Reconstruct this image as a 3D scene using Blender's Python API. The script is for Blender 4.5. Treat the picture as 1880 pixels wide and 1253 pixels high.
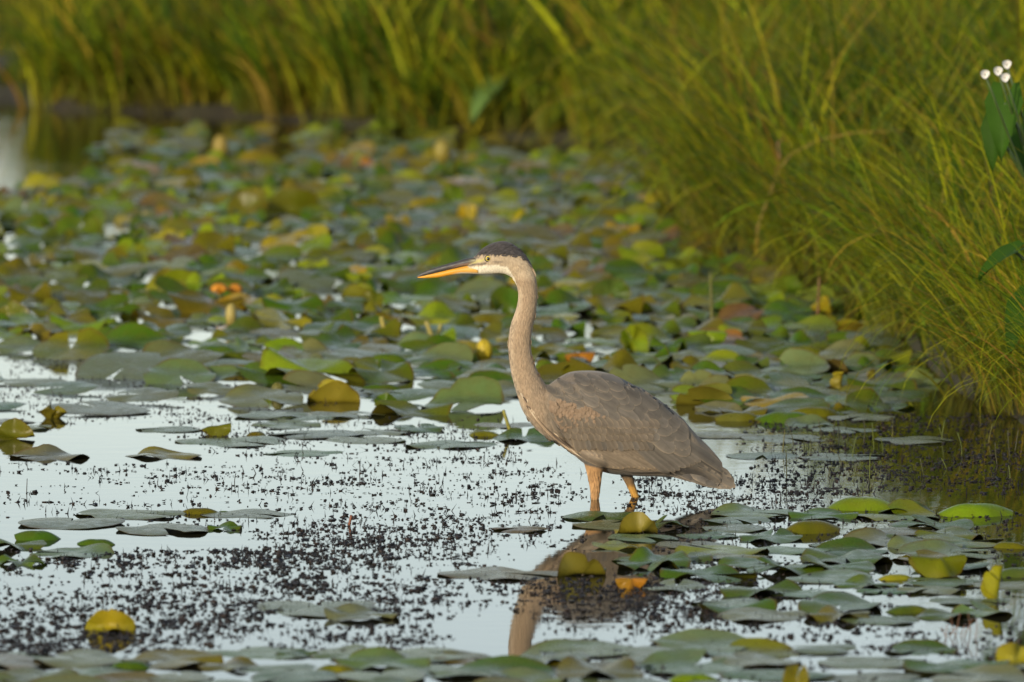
import bpy, bmesh, math, random
import numpy as np
from mathutils import Vector
from mathutils.bvhtree import BVHTree

R = math.radians
rng = np.random.default_rng(7)
random.seed(7)
scene = bpy.context.scene
for o in list(bpy.data.objects):
    bpy.data.objects.remove(o)
C = scene.collection

# ------------------------------------------------------------------ camera
S = 0.0014                       # metres per photo pixel at the heron
DIST, CAMH = 17.0, 1.70          # camera stands 17 m from the bird at eye height
K = S / math.hypot(DIST, CAMH)   # radians per photo pixel
PITCH = math.atan2(CAMH, DIST) - (915 - 626.5) * K
CAMX = -(1091 - 940) * S
cam_d = bpy.data.cameras.new('camera')
cam = bpy.data.objects.new('camera', cam_d)
C.objects.link(cam)
cam.location = (CAMX, -DIST, CAMH)
cam.rotation_euler = (math.pi / 2 - PITCH, 0, 0)
cam_d.sensor_width = 36
cam_d.lens = 36 / (1880 * K)
cam_d.clip_start = 0.1
cam_d.clip_end = 6000
cam_d.dof.use_dof = True
cam_d.dof.focus_distance = DIST * math.cos(PITCH) + (CAMH - 0.3) * math.sin(PITCH) - 0.03
cam_d.dof.aperture_fstop = cam_d.lens / 46.0
scene.camera = cam

# ------------------------------------------------------------------ light
SUN_EL, SUN_AZ = 15.0, 212.0     # azimuth clockwise from +Y: low, behind the camera and a little to its side
world = bpy.data.worlds.new('World')
scene.world = world
world.use_nodes = True
wn, wl = world.node_tree.nodes, world.node_tree.links
sky = wn.new('ShaderNodeTexSky')
sky.sky_type = 'NISHITA'
sky.sun_disc = False
sky.sun_elevation = R(SUN_EL)
sky.sun_rotation = R(SUN_AZ)
sky.air_density = 1.0
sky.dust_density = 1.0
sky.ozone_density = 1.1
hazy = wn.new('ShaderNodeHueSaturation')          # thin high haze over the whole sky
hazy.inputs['Saturation'].default_value = .60
wl.new(sky.outputs[0], hazy.inputs['Color'])
wl.new(hazy.outputs[0], wn['Background'].inputs[0])
wn['Background'].inputs[1].default_value = 0.15
sun_d = bpy.data.lights.new('sun', 'SUN')
sun_d.energy = 2.1
sun_d.angle = R(0.5)
sun_d.color = (1.0, 0.84, 0.62)
sun = bpy.data.objects.new('sun', sun_d)
C.objects.link(sun)
to_sun = Vector((math.sin(R(SUN_AZ)) * math.cos(R(SUN_EL)), math.cos(R(SUN_AZ)) * math.cos(R(SUN_EL)), math.sin(R(SUN_EL))))
sun.rotation_euler = to_sun.to_track_quat('Z', 'Y').to_euler()
sun.location = to_sun * 30

scene.view_settings.view_transform = 'Standard'
scene.view_settings.look = 'None'
scene.view_settings.gamma = 1
scene.view_settings.exposure = 0.55
scene.render.engine = 'CYCLES'
scene.cycles.use_denoising = True
scene.cycles.max_bounces = 6
scene.cycles.diffuse_bounces = 2
scene.cycles.glossy_bounces = 3
scene.cycles.transmission_bounces = 3
scene.cycles.caustics_reflective = False
scene.cycles.caustics_refractive = False
scene.cycles.sample_clamp_indirect = 4.0

# ------------------------------------------------------------------ helpers
def at(px, py, z=0.0):
    """Where the view line through a photo pixel meets the height z: used to survey the place."""
    a, b = (px - 940) * K, (626.5 - py) * K
    dy = math.cos(PITCH) + b * math.sin(PITCH)
    dz = -math.sin(PITCH) + b * math.cos(PITCH)
    t = (z - CAMH) / dz
    return Vector((CAMX + a * t, -DIST + dy * t, z))

def to_px(p):
    """Photo pixel of a world point (n x 3)."""
    p = np.atleast_2d(p) - np.array((CAMX, -DIST, CAMH))
    f = p[:, 1] * math.cos(PITCH) - p[:, 2] * math.sin(PITCH)
    u = p[:, 1] * math.sin(PITCH) + p[:, 2] * math.cos(PITCH)
    return np.stack([940 + p[:, 0] / f / K, 626.5 - u / f / K, f], 1)

def mesh_np(name, V, F, mats=(), attrs=None, smooth=True, fmat=None):
    """V n x 3; F list of faces or an m x k array."""
    me = bpy.data.meshes.new(name)
    V = np.asarray(V, dtype=np.float32)
    if isinstance(F, np.ndarray):
        m, k = F.shape
        me.vertices.add(len(V)); me.vertices.foreach_set('co', V.ravel())
        me.loops.add(m * k); me.loops.foreach_set('vertex_index', F.astype(np.int32).ravel())
        me.polygons.add(m)
        me.polygons.foreach_set('loop_start', np.arange(0, m * k, k, dtype=np.int32))
    else:
        me.from_pydata([tuple(v) for v in V], [], [tuple(f) for f in F])
    for m in mats:
        me.materials.append(m)
    n = len(me.polygons)
    me.polygons.foreach_set('use_smooth', np.full(n, smooth))
    if fmat is not None:
        me.polygons.foreach_set('material_index', np.asarray(fmat, dtype=np.int32))
    for k_, v in (attrs or {}).items():
        v = np.asarray(v, dtype=np.float32)
        if v.ndim == 1:
            a = me.attributes.new(k_, 'FLOAT', 'POINT'); a.data.foreach_set('value', v)
        else:
            if v.shape[1] == 3:
                v = np.concatenate([v, np.ones((len(v), 1), np.float32)], 1)
            a = me.attributes.new(k_, 'FLOAT_COLOR', 'POINT'); a.data.foreach_set('color', v.ravel())
    me.update(calc_edges=True)
    return me

def obj(name, me, parent=None, loc=None):
    o = bpy.data.objects.new(name, me)
    C.objects.link(o)
    if parent is not None:
        o.parent = parent
    if loc is not None:
        o.location = loc
    return o

def tag(o, label=None, cat=None, group=None, kind=None):
    if label: o['label'] = label
    if cat: o['category'] = cat
    if group: o['group'] = group
    if kind: o['kind'] = kind
    return o

class NT:
    """Small node-tree builder."""
    def __init__(self, name):
        self.m = bpy.data.materials.new(name)
        self.m.use_nodes = True
        self.n, self.l = self.m.node_tree.nodes, self.m.node_tree.links
        self.bsdf = self.n['Principled BSDF']
    def node(self, t, **kw):
        x = self.n.new(t)
        for k_, v in kw.items():
            if k_ == 'ins':
                for i, val in v.items():
                    if isinstance(val, bpy.types.NodeSocket):
                        self.l.new(val, x.inputs[i])
                    else:
                        x.inputs[i].default_value = val
            else:
                setattr(x, k_, v)
        return x
    def attr(self, name, out='Color'):
        return self.node('ShaderNodeAttribute', attribute_name=name).outputs[out]
    def noise(self, scale, detail=4, rough=.55, vec=None, dist=0):
        i = {'Scale': scale, 'Detail': detail, 'Roughness': rough, 'Distortion': dist}
        if vec is not None: i['Vector'] = vec
        return self.node('ShaderNodeTexNoise', ins=i).outputs['Fac']
    def math(self, op, a, b=0.0, clamp=False):
        return self.node('ShaderNodeMath', operation=op, use_clamp=clamp, ins={0: a, 1: b}).outputs[0]
    def ramp(self, fac, lo, hi, a=0.0, b=1.0):
        return self.node('ShaderNodeMapRange', ins={'Value': fac, 'From Min': lo, 'From Max': hi, 'To Min': a, 'To Max': b}).outputs[0]
    def mix(self, fac, a, b, mode='MIX'):
        x = self.node('ShaderNodeMix', data_type='RGBA', blend_type=mode)
        for i, v in ((0, fac), (6, a), (7, b)):
            if isinstance(v, bpy.types.NodeSocket): self.l.new(v, x.inputs[i])
            elif i == 0: x.inputs[0].default_value = v
            else: x.inputs[i].default_value = (*v, 1)[:4]
        return x.outputs[2]
    def vec(self, scale, kind='Object'):
        tc = self.node('ShaderNodeTexCoord')
        return self.node('ShaderNodeMapping', ins={'Vector': tc.outputs[kind], 'Scale': scale}).outputs[0]
    def pos(self, scale=(1, 1, 1)):
        g = self.node('ShaderNodeNewGeometry')
        return self.node('ShaderNodeMapping', ins={'Vector': g.outputs['Position'], 'Scale': scale}).outputs[0]
    def set(self, **kw):
        for k_, v in kw.items():
            k_ = k_.replace('_', ' ')
            if isinstance(v, bpy.types.NodeSocket): self.l.new(v, self.bsdf.inputs[k_])
            elif isinstance(v, tuple) and len(v) == 3: self.bsdf.inputs[k_].default_value = (*v, 1)
            else: self.bsdf.inputs[k_].default_value = v
    def bump(self, h, strength, dist):
        b = self.node('ShaderNodeBump', ins={'Height': h, 'Strength': strength, 'Distance': dist})
        self.l.new(b.outputs[0], self.bsdf.inputs['Normal'])
        return b
    def translucent(self, col, fac):
        t = self.node('ShaderNodeBsdfTranslucent')
        self.l.new(col, t.inputs[0])
        x = self.node('ShaderNodeMixShader', ins={0: fac})
        self.l.new(self.bsdf.outputs[0], x.inputs[1]); self.l.new(t.outputs[0], x.inputs[2])
        self.l.new(x.outputs[0], self.n['Material Output'].inputs[0])

# ------------------------------------------------------------------ materials
def mat_water():
    t = NT('pond_water')
    v1 = t.pos((1.0, 2.2, 1)); v2 = t.pos((1, 1, 1))
    h = t.noise(6.0, 3, .5, v1)
    h2 = t.noise(1.3, 2, .5, v2)
    g = t.node('ShaderNodeNewGeometry'); sx = t.node('ShaderNodeSeparateXYZ', ins={0: g.outputs['Position']})
    wind = t.ramp(sx.outputs['Y'], 1.0, 9.0, .10, .5)     # the breeze reaches the open far water, calm near the bird
    wind = t.math('MULTIPLY', wind, t.ramp(h2, .35, .65, .35, 1.0))
    t.set(Base_Color=(.020, .019, .010), Roughness=.03, IOR=1.333)
    b = t.bump(h, 1.0, .004)
    t.l.new(wind, b.inputs['Strength'])
    return t.m

def mat_ground():
    t = NT('bank_soil')
    n1, n2 = t.noise(1.7, 5, .6, t.pos()), t.noise(14, 5, .65, t.pos())
    c = t.mix(t.ramp(n1, .35, .65), (.022, .017, .009), (.05, .052, .014))
    c = t.mix(t.ramp(n2, .45, .7, 0, .7), c, (.085, .062, .026))
    t.set(Base_Color=c, Roughness=.9)
    t.bump(n2, .8, .05)
    return t.m

def mat_pad(name, under=False):
    t = NT(name)
    tint = t.attr('tint'); rad = t.attr('rad', 'Fac'); ang = t.attr('ang', 'Fac')
    wob = t.noise(9, 3, .6, t.pos())
    vein = t.math('ABSOLUTE', t.math('SINE', t.math('MULTIPLY', ang, 8.0)))
    vein = t.ramp(vein, .0, .16, 1, 0)
    vein = t.math('MULTIPLY', vein, t.ramp(rad, .05, .9, 1.0, .25))
    patch = t.ramp(t.noise(26, 5, .65, t.pos()), .38, .66)
    c = t.mix(t.math('MULTIPLY', patch, .45), tint, t.mix(.55, tint, (.12, .085, .012)))
    c = t.mix(t.math('MULTIPLY', t.ramp(wob, .35, .7), .35), c, t.mix(1.0, c, (.55, .75, .6), 'MULTIPLY'))
    c = t.mix(t.math('MULTIPLY', vein, .35), c, t.mix(1.0, c, (1.6, 1.55, 1.5), 'MULTIPLY'))
    rim = t.math('MULTIPLY', t.ramp(rad, .90, 1.0), t.ramp(wob, .4, .6))
    c = t.mix(t.math('MULTIPLY', rim, .8), c, (.10, .055, .012))
    spots = t.ramp(t.noise(95, 2, .5, t.pos()), .70, .76)
    c = t.mix(t.math('MULTIPLY', spots, .8), c, (.035, .022, .008))
    rough = t.ramp(t.noise(40, 3, .6, t.pos()), .3, .7, .20, .38)
    if under:
        c = t.mix(.45, c, (.16, .125, .012))
        t.set(Base_Color=c, Roughness=.5)
    else:
        t.set(Base_Color=c, Roughness=rough, IOR=1.22)
    hgt = t.math('ADD', t.math('MULTIPLY', vein, .5), t.math('MULTIPLY', t.noise(60, 4, .6, t.pos()), .8))
    t.bump(hgt, .35, .004)
    t.translucent(t.mix(1.0, c, (1.3, 1.3, .6), 'MULTIPLY'), .12)
    return t.m

def mat_tint(name, rough=.5, trans=0.0, nscale=30, namp=.35, bump=0.0, stretch=(1, 1, 1), spec=.5):
    """Colour comes from the per-point tint of the plant itself, broken up by noise."""
    t = NT(name)
    tint = t.attr('tint')
    n = t.noise(nscale, 4, .6, t.pos(stretch))
    c = t.mix(t.math('MULTIPLY', t.ramp(n, .3, .7), namp), tint, t.mix(1.0, tint, (.45, .45, .5), 'MULTIPLY'))
    t.set(Base_Color=c, Roughness=rough, Specular_IOR_Level=spec)
    if bump: t.bump(n, bump, .004)
    if trans: t.translucent(c, trans)
    return t.m

M = dict(water=mat_water(), ground=mat_ground(), pad_top=mat_pad('pad_top'), pad_under=mat_pad('pad_under', True),
         grass=mat_tint('grass_blade', .7, .30, 9, .25, 0, (1, 1, .15), .2),
         stem=mat_tint('plant_stem', .5, .08, 60, .4, .4, (1, 1, .2)),
         leaf=mat_tint('broad_leaf', .6, .18, 18, .4, .15, (1, 1, 1), .08),
         petal=mat_tint('petal', .55, .25, 50, .15),
         debris=mat_tint('dark_debris', .6, 0, 120, .5, .3),
         dead=mat_tint('dead_leaf', .7, .05, 45, .6, .5))

# ------------------------------------------------------------------ land and water
SHORE = [(1.55, -14), (1.5, -6), (1.27, 1.0), (1.20, 3.4), (1.14, 6.0), (.95, 8.6), (.66, 9.6), (.56, 12.7), (.62, 16.6), (.40, 19.4),
         (-.33, 20.4), (-.97, 21.6), (-2.0, 23.3), (-3.05, 24.3), (-3.45, 25.8), (-5, 26.3), (-14, 27), (-60, 30), (-60, -14)]
SH = np.array(SHORE)

def shore_dist(P):
    """Signed distance to the waterline: positive on land, negative in the pond."""
    P = np.atleast_2d(P)[:, :2]
    best = np.full(len(P), 1e9); inside = np.zeros(len(P), bool)
    for i in range(len(SH)):
        a, b = SH[i], SH[(i + 1) % len(SH)]
        ab = b - a
        t_ = np.clip(((P - a) @ ab) / (ab @ ab), 0, 1)
        best = np.minimum(best, np.hypot(*(P - (a + t_[:, None] * ab)).T))
        c = (a[1] > P[:, 1]) != (b[1] > P[:, 1])
        with np.errstate(divide='ignore', invalid='ignore'):
            xi = a[0] + (P[:, 1] - a[1]) * ab[0] / (ab[1] if ab[1] else 1e-9)
        inside ^= c & (P[:, 0] < xi)
    return np.where(inside, -best, best)

def land_z(P):
    d = shore_dist(P)
    z = np.where(d < 0, np.maximum(-.55, d * .5), .04 + .30 * (1 - np.exp(-np.maximum(d, 0) / 4.0)))
    far = np.clip((np.abs(np.atleast_2d(P)[:, 1]) - 80) / 1500, 0, 1)
    return z + np.sin(np.atleast_2d(P)[:, 0] * 1.7) * np.cos(np.atleast_2d(P)[:, 1] * 1.3) * .02 * (d > 0) + far * 2

def axis(lo, hi, step, far):
    a = list(np.arange(lo, hi + 1e-6, step)); s = step
    l, h = [lo], [hi]
    while h[-1] < far:
        s *= 1.6; h.append(h[-1] + s); l.append(l[-1] - s)
    return np.array(l[:0:-1] + a + h[1:])

gx, gy = axis(-8, 7, .2, 3000), axis(-5, 64, .3, 3000)
GX, GY = np.meshgrid(gx, gy)
P2 = np.stack([GX.ravel(), GY.ravel()], 1)
idx = np.arange(len(P2)).reshape(len(gy), len(gx))
quads = np.stack([idx[:-1, :-1], idx[:-1, 1:], idx[1:, 1:], idx[1:, :-1]], -1).reshape(-1, 4)
tag(obj('ground', mesh_np('ground', np.column_stack([P2, land_z(P2)]), quads, [M['ground']])), 'dark soil bank around the pond', 'ground', kind='structure')
wq = np.array([(-70, -16, 0), (10, -16, 0), (10, 80, 0), (-70, 80, 0)], float)
tag(obj('water', mesh_np('water', wq, np.array([[0, 1, 2, 3]]), [M['water']])), 'still pond water mirroring the pale sky', 'water', kind='structure')

# ------------------------------------------------------------------ the heron
def hx(px): return (px - 1091) * S
def hz(py): return (915 - py) * S / math.cos(math.atan2(CAMH, DIST))

def ring_x(px, top, bot, w, n=2.2, N=28, low=1.0):
    """A ring across the body at photo column px; half width w in metres."""
    c, h = (hz(top) + hz(bot)) / 2, (hz(top) - hz(bot)) / 2
    out = []
    for i in range(N):
        a = 2 * math.pi * i / N
        ca, sa = math.cos(a), math.sin(a)
        y = w * math.copysign(abs(ca) ** (2 / n), ca)
        z = h * math.copysign(abs(sa) ** (2 / n), sa)
        if z < 0: y *= 1 + (low - 1) * (-z / h)
        out.append((hx(px), y, c + z))
    return out

def ring_z(py, l, r, w, yc=0.0, N=24, n=2.0):
    c, h = (hx(l) + hx(r)) / 2, (hx(r) - hx(l)) / 2
    out = []
    for i in range(N):
        a = 2 * math.pi * i / N
        ca, sa = math.cos(a), math.sin(a)
        out.append((c + h * math.copysign(abs(ca) ** (2 / n), ca), yc + w * math.copysign(abs(sa) ** (2 / n), sa), hz(py)))
    return out

def densify(rows, k=3):
    """Catmull-Rom through the station rows."""
    A = np.array(rows, float); out = []
    for i in range(len(A) - 1):
        p0, p1, p2, p3 = A[max(i - 1, 0)], A[i], A[i + 1], A[min(i + 2, len(A) - 1)]
        for j in range(k):
            t_ = j / k
            out.append(.5 * (2 * p1 + (p2 - p0) * t_ + (2 * p0 - 5 * p1 + 4 * p2 - p3) * t_ ** 2 + (3 * p1 - p0 - 3 * p2 + p3) * t_ ** 3))
    out.append(A[-1])
    return out

def loft(rings, V, F):
    b = len(V); N = len(rings[0])
    for r in rings: V.extend(r)
    for i in range(len(rings) - 1):
        for j in range(N):
            k_ = (j + 1) % N
            F.append((b + i * N + j, b + i * N + k_, b + (i + 1) * N + k_, b + (i + 1) * N + j))
    for i, rv in ((0, True), (len(rings) - 1, False)):
        V.append(tuple(np.mean(rings[i], 0))); c = len(V) - 1
        for j in range(N):
            k_ = (j + 1) % N
            F.append((c, b + i * N + k_, b + i * N + j) if rv else (c, b + i * N + j, b + i * N + k_))

BV, BF = [], []
body_st = [(985, 724, 786, .030), (1005, 709, 804, .052), (1027, 693, 817, .068), (1047, 683.5, 831, .080), (1073, 681, 852, .088), (1098, 682, 864, .091),
           (1124, 688, 871, .090), (1150, 700, 873, .087), (1175, 714, 875, .081), (1201, 728.5, 875.5, .073), (1226, 747, 876.5, .062), (1252, 768, 876.5, .049),
           (1277, 797, 874, .035), (1296, 815, 879, .024), (1312, 832, 884, .015), (1325, 848, 888, .008)]
loft([ring_x(a, b, c, w, 2.3, 28, .62) for a, b, c, w in densify(body_st)], BV, BF)
neck_st = [(492, 945, 976, .018), (502, 941, 981, .022), (514, 942, 984.5, .024), (525, 947.8, 986, .024), (540, 951, 987, .023), (558, 950, 986, .023), (576, 944.8, 984, .023), (594, 938.2, 980.4, .024),
           (614, 934, 976.2, .024), (639, 932.8, 975.2, .024), (661, 934.6, 979, .025), (684, 938, 988, .028), (699, 941.5, 997, .033), (715, 946, 1008, .040), (730, 950.5, 1022, .048),
           (752, 958, 1035, .056), (775, 972.5, 1045, .060), (794, 990, 1052, .055), (808, 1010, 1055, .045)]
loft([ring_z(a, b, c, w) for a, b, c, w in densify(neck_st)], BV, BF)
head_st = [(858, 478, 503.5, .0085), (866, 475.5, 504.5, .0105), (873, 471, 505, .0125), (880, 463, 505.2, .0155), (892, 453.5, 505, .020), (910, 446, 504.5, .0238), (925, 444, 504.5, .0248),
           (941, 449, 512, .0245), (955, 460, 524, .0225), (968, 474, 534, .019), (977, 489, 540, .013)]
loft([ring_x(a, b, c, w, 2.1) for a, b, c, w in densify(head_st)], BV, BF)
# thighs and legs, the near one and the far one
near_leg = [(830, 1066, 1120, .030), (850, 1072, 1112, .026), (866, 1076.5, 1106, .019), (885, 1080.5, 1103.5, .015), (900, 1083, 1101.5, .0135), (914, 1084, 1099, .011), (930, 1085, 1098, .0095), (960, 1086, 1097, .008), (1010, 1087, 1096, .007)]
loft([ring_z(a, b, c, w, -.036) for a, b, c, w in densify(near_leg)], BV, BF)
far_leg = [(830, 1108, 1170, .030), (852, 1124, 1166, .026), (868, 1134, 1162, .019), (885, 1145, 1164.5, .0145), (897, 1151.5, 1168, .012), (908, 1156.5, 1172, .010), (922, 1162, 1176, .009), (950, 1172, 1183, .008), (1000, 1186, 1195, .007)]
loft([ring_z(a, b, c, w, .036) for a, b, c, w in densify(far_leg)], BV, BF)

tmp = bpy.data.meshes.new('tmp')
tmp.from_pydata([tuple(v) for v in BV], [], BF)
bm = bmesh.new(); bm.from_mesh(tmp); bmesh.ops.recalc_face_normals(bm, faces=bm.faces); bm.to_mesh(tmp); bm.free()
tobj = bpy.data.objects.new('tmp', tmp); C.objects.link(tobj)
m_ = tobj.modifiers.new('r', 'REMESH'); m_.mode = 'VOXEL'; m_.voxel_size = .0034
m_ = tobj.modifiers.new('s', 'SMOOTH'); m_.factor = .5; m_.iterations = 5
dg = bpy.context.evaluated_depsgraph_get()
body_me = bpy.data.meshes.new_from_object(tobj.evaluated_get(dg))
bpy.data.objects.remove(tobj)

n = len(body_me.vertices)
bv = np.empty(n * 3, np.float32); body_me.vertices.foreach_get('co', bv); bv = bv.reshape(-1, 3)
bn = np.empty(n * 3, np.float32); body_me.vertices.foreach_get('normal', bn); bn = bn.reshape(-1, 3)

def pxy(V): return V[:, 0] / S + 1091, 915 - V[:, 2] * math.cos(math.atan2(CAMH, DIST)) / S

def poly_sd(px, py, poly):
    """Signed distance in px, positive inside."""
    P = np.stack([px, py], 1).astype(float); Q = np.array(poly, float)
    best = np.full(len(P), 1e9); ins = np.zeros(len(P), bool)
    for i in range(len(Q)):
        a, b = Q[i], Q[(i + 1) % len(Q)]; ab = b - a
        t_ = np.clip(((P - a) @ ab) / (ab @ ab), 0, 1)
        best = np.minimum(best, np.hypot(*(P - (a + t_[:, None] * ab)).T))
        c = (a[1] > P[:, 1]) != (b[1] > P[:, 1])
        ins ^= c & (P[:, 0] < a[0] + (P[:, 1] - a[1]) * ab[0] / (ab[1] if ab[1] else 1e-9))
    return np.where(ins, best, -best)

def sstep(x, a, b):
    t_ = np.clip((x - a) / (b - a), 0, 1)
    return t_ * t_ * (3 - 2 * t_)

WING = [(1006, 726), (1014, 716), (1040, 700), (1100, 690), (1180, 714), (1260, 776), (1310, 826), (1350, 890), (1300, 880), (1262, 866), (1230, 868), (1160, 868), (1110, 856), (1070, 838), (1050, 822), (1030, 790), (1012, 762), (1005, 742)]
px_, py_ = pxy(bv)
side = sstep(np.abs(bv[:, 1]), .012, .035)
wm = sstep(poly_sd(px_, py_, WING), -1.0, 9) * side
bv += bn * (wm * .0095)[:, None]
body_me.vertices.foreach_set('co', bv.ravel()); body_me.update()

def jit(V, f, s):
    """Cheap smooth pseudo-noise on points."""
    return (np.sin(V[:, 0] * f + s) * np.sin(V[:, 1] * f * 1.3 + 2 * s) * np.sin(V[:, 2] * f * 1.1 + 3 * s))

def plumage(V):
    """Feather colour at a point of the bird."""
    px, py = pxy(V)
    col = np.tile(np.array((.355, .262, .175)), (len(V), 1))                     # buff neck
    def lay(mask, c):
        nonlocal col
        m3 = np.clip(mask, 0, 1)[:, None]
        col = col * (1 - m3) + np.array(c) * m3
    lay(sstep(py, 600, 720) * .45, (.27, .20, .135))
    lay(sstep(px, 962, 990) * sstep(py, 500, 560) * .30, (.22, .175, .13))       # greyer hind neck
    fx = np.interp(py, [500, 525, 540, 558, 576, 594, 614, 639, 661, 684, 699, 715, 730, 752, 775, 798, 820], [935, 948, 951, 950, 945, 938, 934, 933, 935, 938, 941, 946, 951, 958, 973, 994, 1030])
    fr = (1 - sstep(px - fx, 3, 15)) * sstep(py, 515, 540)
    lay(fr * .5, (.62, .50, .36))
    st = (np.sin(px * 2.2 + np.sin(py * .05) * 2) > .35) & (py > 590)
    lay(fr * st * .55, (.07, .055, .04))
    b_ = poly_sd(px, py, [(1003, 700), (1040, 660), (1400, 700), (1400, 930), (1050, 930), (1050, 845), (1020, 815), (1000, 770)])
    lay(sstep(b_, -6, 10), (.205, .168, .128))
    lay(sstep(b_, -2, 8) * (1 - sstep(py, 690, 735)) * sstep(px, 1005, 1030) * .6, (.125, .11, .098))
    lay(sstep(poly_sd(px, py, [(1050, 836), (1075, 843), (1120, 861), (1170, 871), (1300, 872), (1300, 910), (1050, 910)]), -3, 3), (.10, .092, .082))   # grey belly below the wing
    lay(sstep(poly_sd(px, py, [(1060, 846), (1112, 858), (1116, 868), (1110, 1000), (1060, 1000)]), -1, 3), (.44, .255, .115))
    lay(sstep(poly_sd(px, py, [(1130, 872), (1170, 874), (1220, 1000), (1120, 1000)]), -1, 3) * sstep(py, 872, 886), (.22, .14, .07))
    lay(sstep(py, 888, 900) * sstep(px, 1110, 1130), (.50, .27, .06))
    hd = 1 - sstep(py, 506, 518)
    hd = hd * (px < 990)
    cheek = (.50, .40, .28)
    lay(hd * .75, cheek)
    cr = np.interp(px, [855, 872, 886, 907, 930, 954, 963, 972, 981, 990], [473, 474.5, 469.5, 470.5, 470, 470.5, 477, 486, 500, 512])
    wob = 1.6 * np.sin(px * .9) + 1.1 * np.sin(px * 2.3 + 1)
    lay(sstep(cr + wob - py, -1.5, 2.0) * (px > 855), (.058, .053, .055))
    wt = np.interp(px, [840, 872, 896, 914, 932, 944, 952], [499, 490.5, 487.5, 487.5, 491.5, 510, 530])
    lay(sstep(py - wt + wob * .4, -1.0, 1.5) * (px < 948) * (py < 540) * (1 - sstep(px - fx, 12, 22) * sstep(py, 506, 516)), (.80, .74, .60))
    lay((1 - sstep(np.hypot((px - 914) / 12, (py - 482) / 2.2), .6, 1.1)) * .55, (.10, .085, .075))      # dark line behind the eye
    lay(1 - sstep(np.abs(py - np.interp(px, [856, 890], [486.5, 477.5])), 1.4, 2.6) if False else (px < 890) * (1 - sstep(np.abs(py - np.interp(px, [856, 890], [485.5, 478])), 1.6, 3.0)), (.52, .47, .20))  # pale lore
    lay((px < 893) * (1 - sstep(np.abs(py - np.interp(px, [850, 893], [489.5, 484.5])), 1.0, 2.0)) * .8, (.09, .08, .07))
    lay((px < 880) * (1 - sstep(np.abs(py - np.interp(px, [850, 880], [480, 473.5])), 1.2, 2.4)) * .7, (.10, .095, .09))
    return col * np.array((.95, .965, .95))


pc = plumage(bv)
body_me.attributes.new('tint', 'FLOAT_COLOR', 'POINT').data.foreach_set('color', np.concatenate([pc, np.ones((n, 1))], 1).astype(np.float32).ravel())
body_me.polygons.foreach_set('use_smooth', np.ones(len(body_me.polygons), bool))

def mat_plumage(name, down=False):
    t = NT(name)
    tint = t.attr('tint')
    v = t.vec((1, 1, .35))
    n1 = t.noise(260, 3, .6, v); n2 = t.noise(55, 4, .6, t.vec((1, 1, .6)))
    c = t.mix(t.math('MULTIPLY', t.ramp(n1, .42, .62), .40), tint, t.mix(1.0, tint, (.50, .47, .44), 'MULTIPLY'))
    c = t.mix(t.math('MULTIPLY', t.ramp(n2, .35, .7), .35), c, t.mix(1.0, c, (1.35, 1.25, 1.15), 'MULTIPLY'))
    t.set(Base_Color=c, Roughness=.85, Sheen_Weight=.15, Specular_IOR_Level=.2)
    t.bump(n1, .6, .002)
    return t.m

def mat_feather():
    t = NT('flight_feather')
    tint = t.attr('tint'); e = t.attr('edge', 'Fac'); s_ = t.attr('shaft', 'Fac'); u = t.attr('along', 'Fac')
    br = t.math('SINE', t.math('ADD', t.math('MULTIPLY', u, 170.0), t.math('MULTIPLY', s_, 60.0)))
    n1 = t.noise(70, 4, .6, t.vec((1, 1, 1)))
    c = t.mix(t.math('MULTIPLY', t.ramp(n1, .3, .7), .40), tint, t.mix(1.0, tint, (.60, .57, .54), 'MULTIPLY'))
    c = t.mix(t.math('MULTIPLY', t.ramp(e, .72, .97), .75), c, t.mix(1.0, c, (1.75, 1.60, 1.40), 'MULTIPLY'))
    c = t.mix(t.math('MULTIPLY', t.ramp(e, .70, .1), .50), c, t.mix(1.0, c, (.60, .60, .62), 'MULTIPLY'))
    c = t.mix(t.math('MULTIPLY', t.ramp(s_, .05, .0), .30), c, t.mix(1.0, c, (.45, .42, .40), 'MULTIPLY'))
    c = t.mix(t.math('MULTIPLY', t.ramp(br, .2, 1), .10), c, t.mix(1.0, c, (.6, .6, .6), 'MULTIPLY'))
    t.set(Base_Color=c, Roughness=.75, Sheen_Weight=.1, Specular_IOR_Level=.25)
    t.bump(br, .12, .001)
    return t.m

M['down'] = mat_plumage('down_tips')
M['plumage'], M['feather'] = mat_plumage('plumage'), mat_feather()
M['bill_dark'] = mat_tint('bill_horn', .38, 0, 160, .55, .25, (.3, 1, 1))
M['bill_orange'] = mat_tint('bill_keratin', .36, 0, 90, .25, .1, (.3, 1, 1))
body_me.materials.clear(); body_me.materials.append(M['plumage'])

heron = obj('heron', None)
tag(heron, 'grey-brown heron with long S-curved neck wading in the shallow open water', 'heron')
obj('body', body_me, heron)
bvh = BVHTree.FromPolygons([tuple(v) for v in bv], [tuple(p.vertices) for p in body_me.polygons])

# bill
def bill(name, rows, mat, tints, n=2.0):
    V, F = [], []
    rr = densify(rows, 4)
    loft([ring_x(a, b, c, w, n, 20) for a, b, c, w in rr], V, F)
    V = np.array(V)
    px, py = pxy(V)
    me = mesh_np(name, V, F, [mat], {'tint': tints(px, py, V)})
    return obj(name, me, heron)

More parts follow.
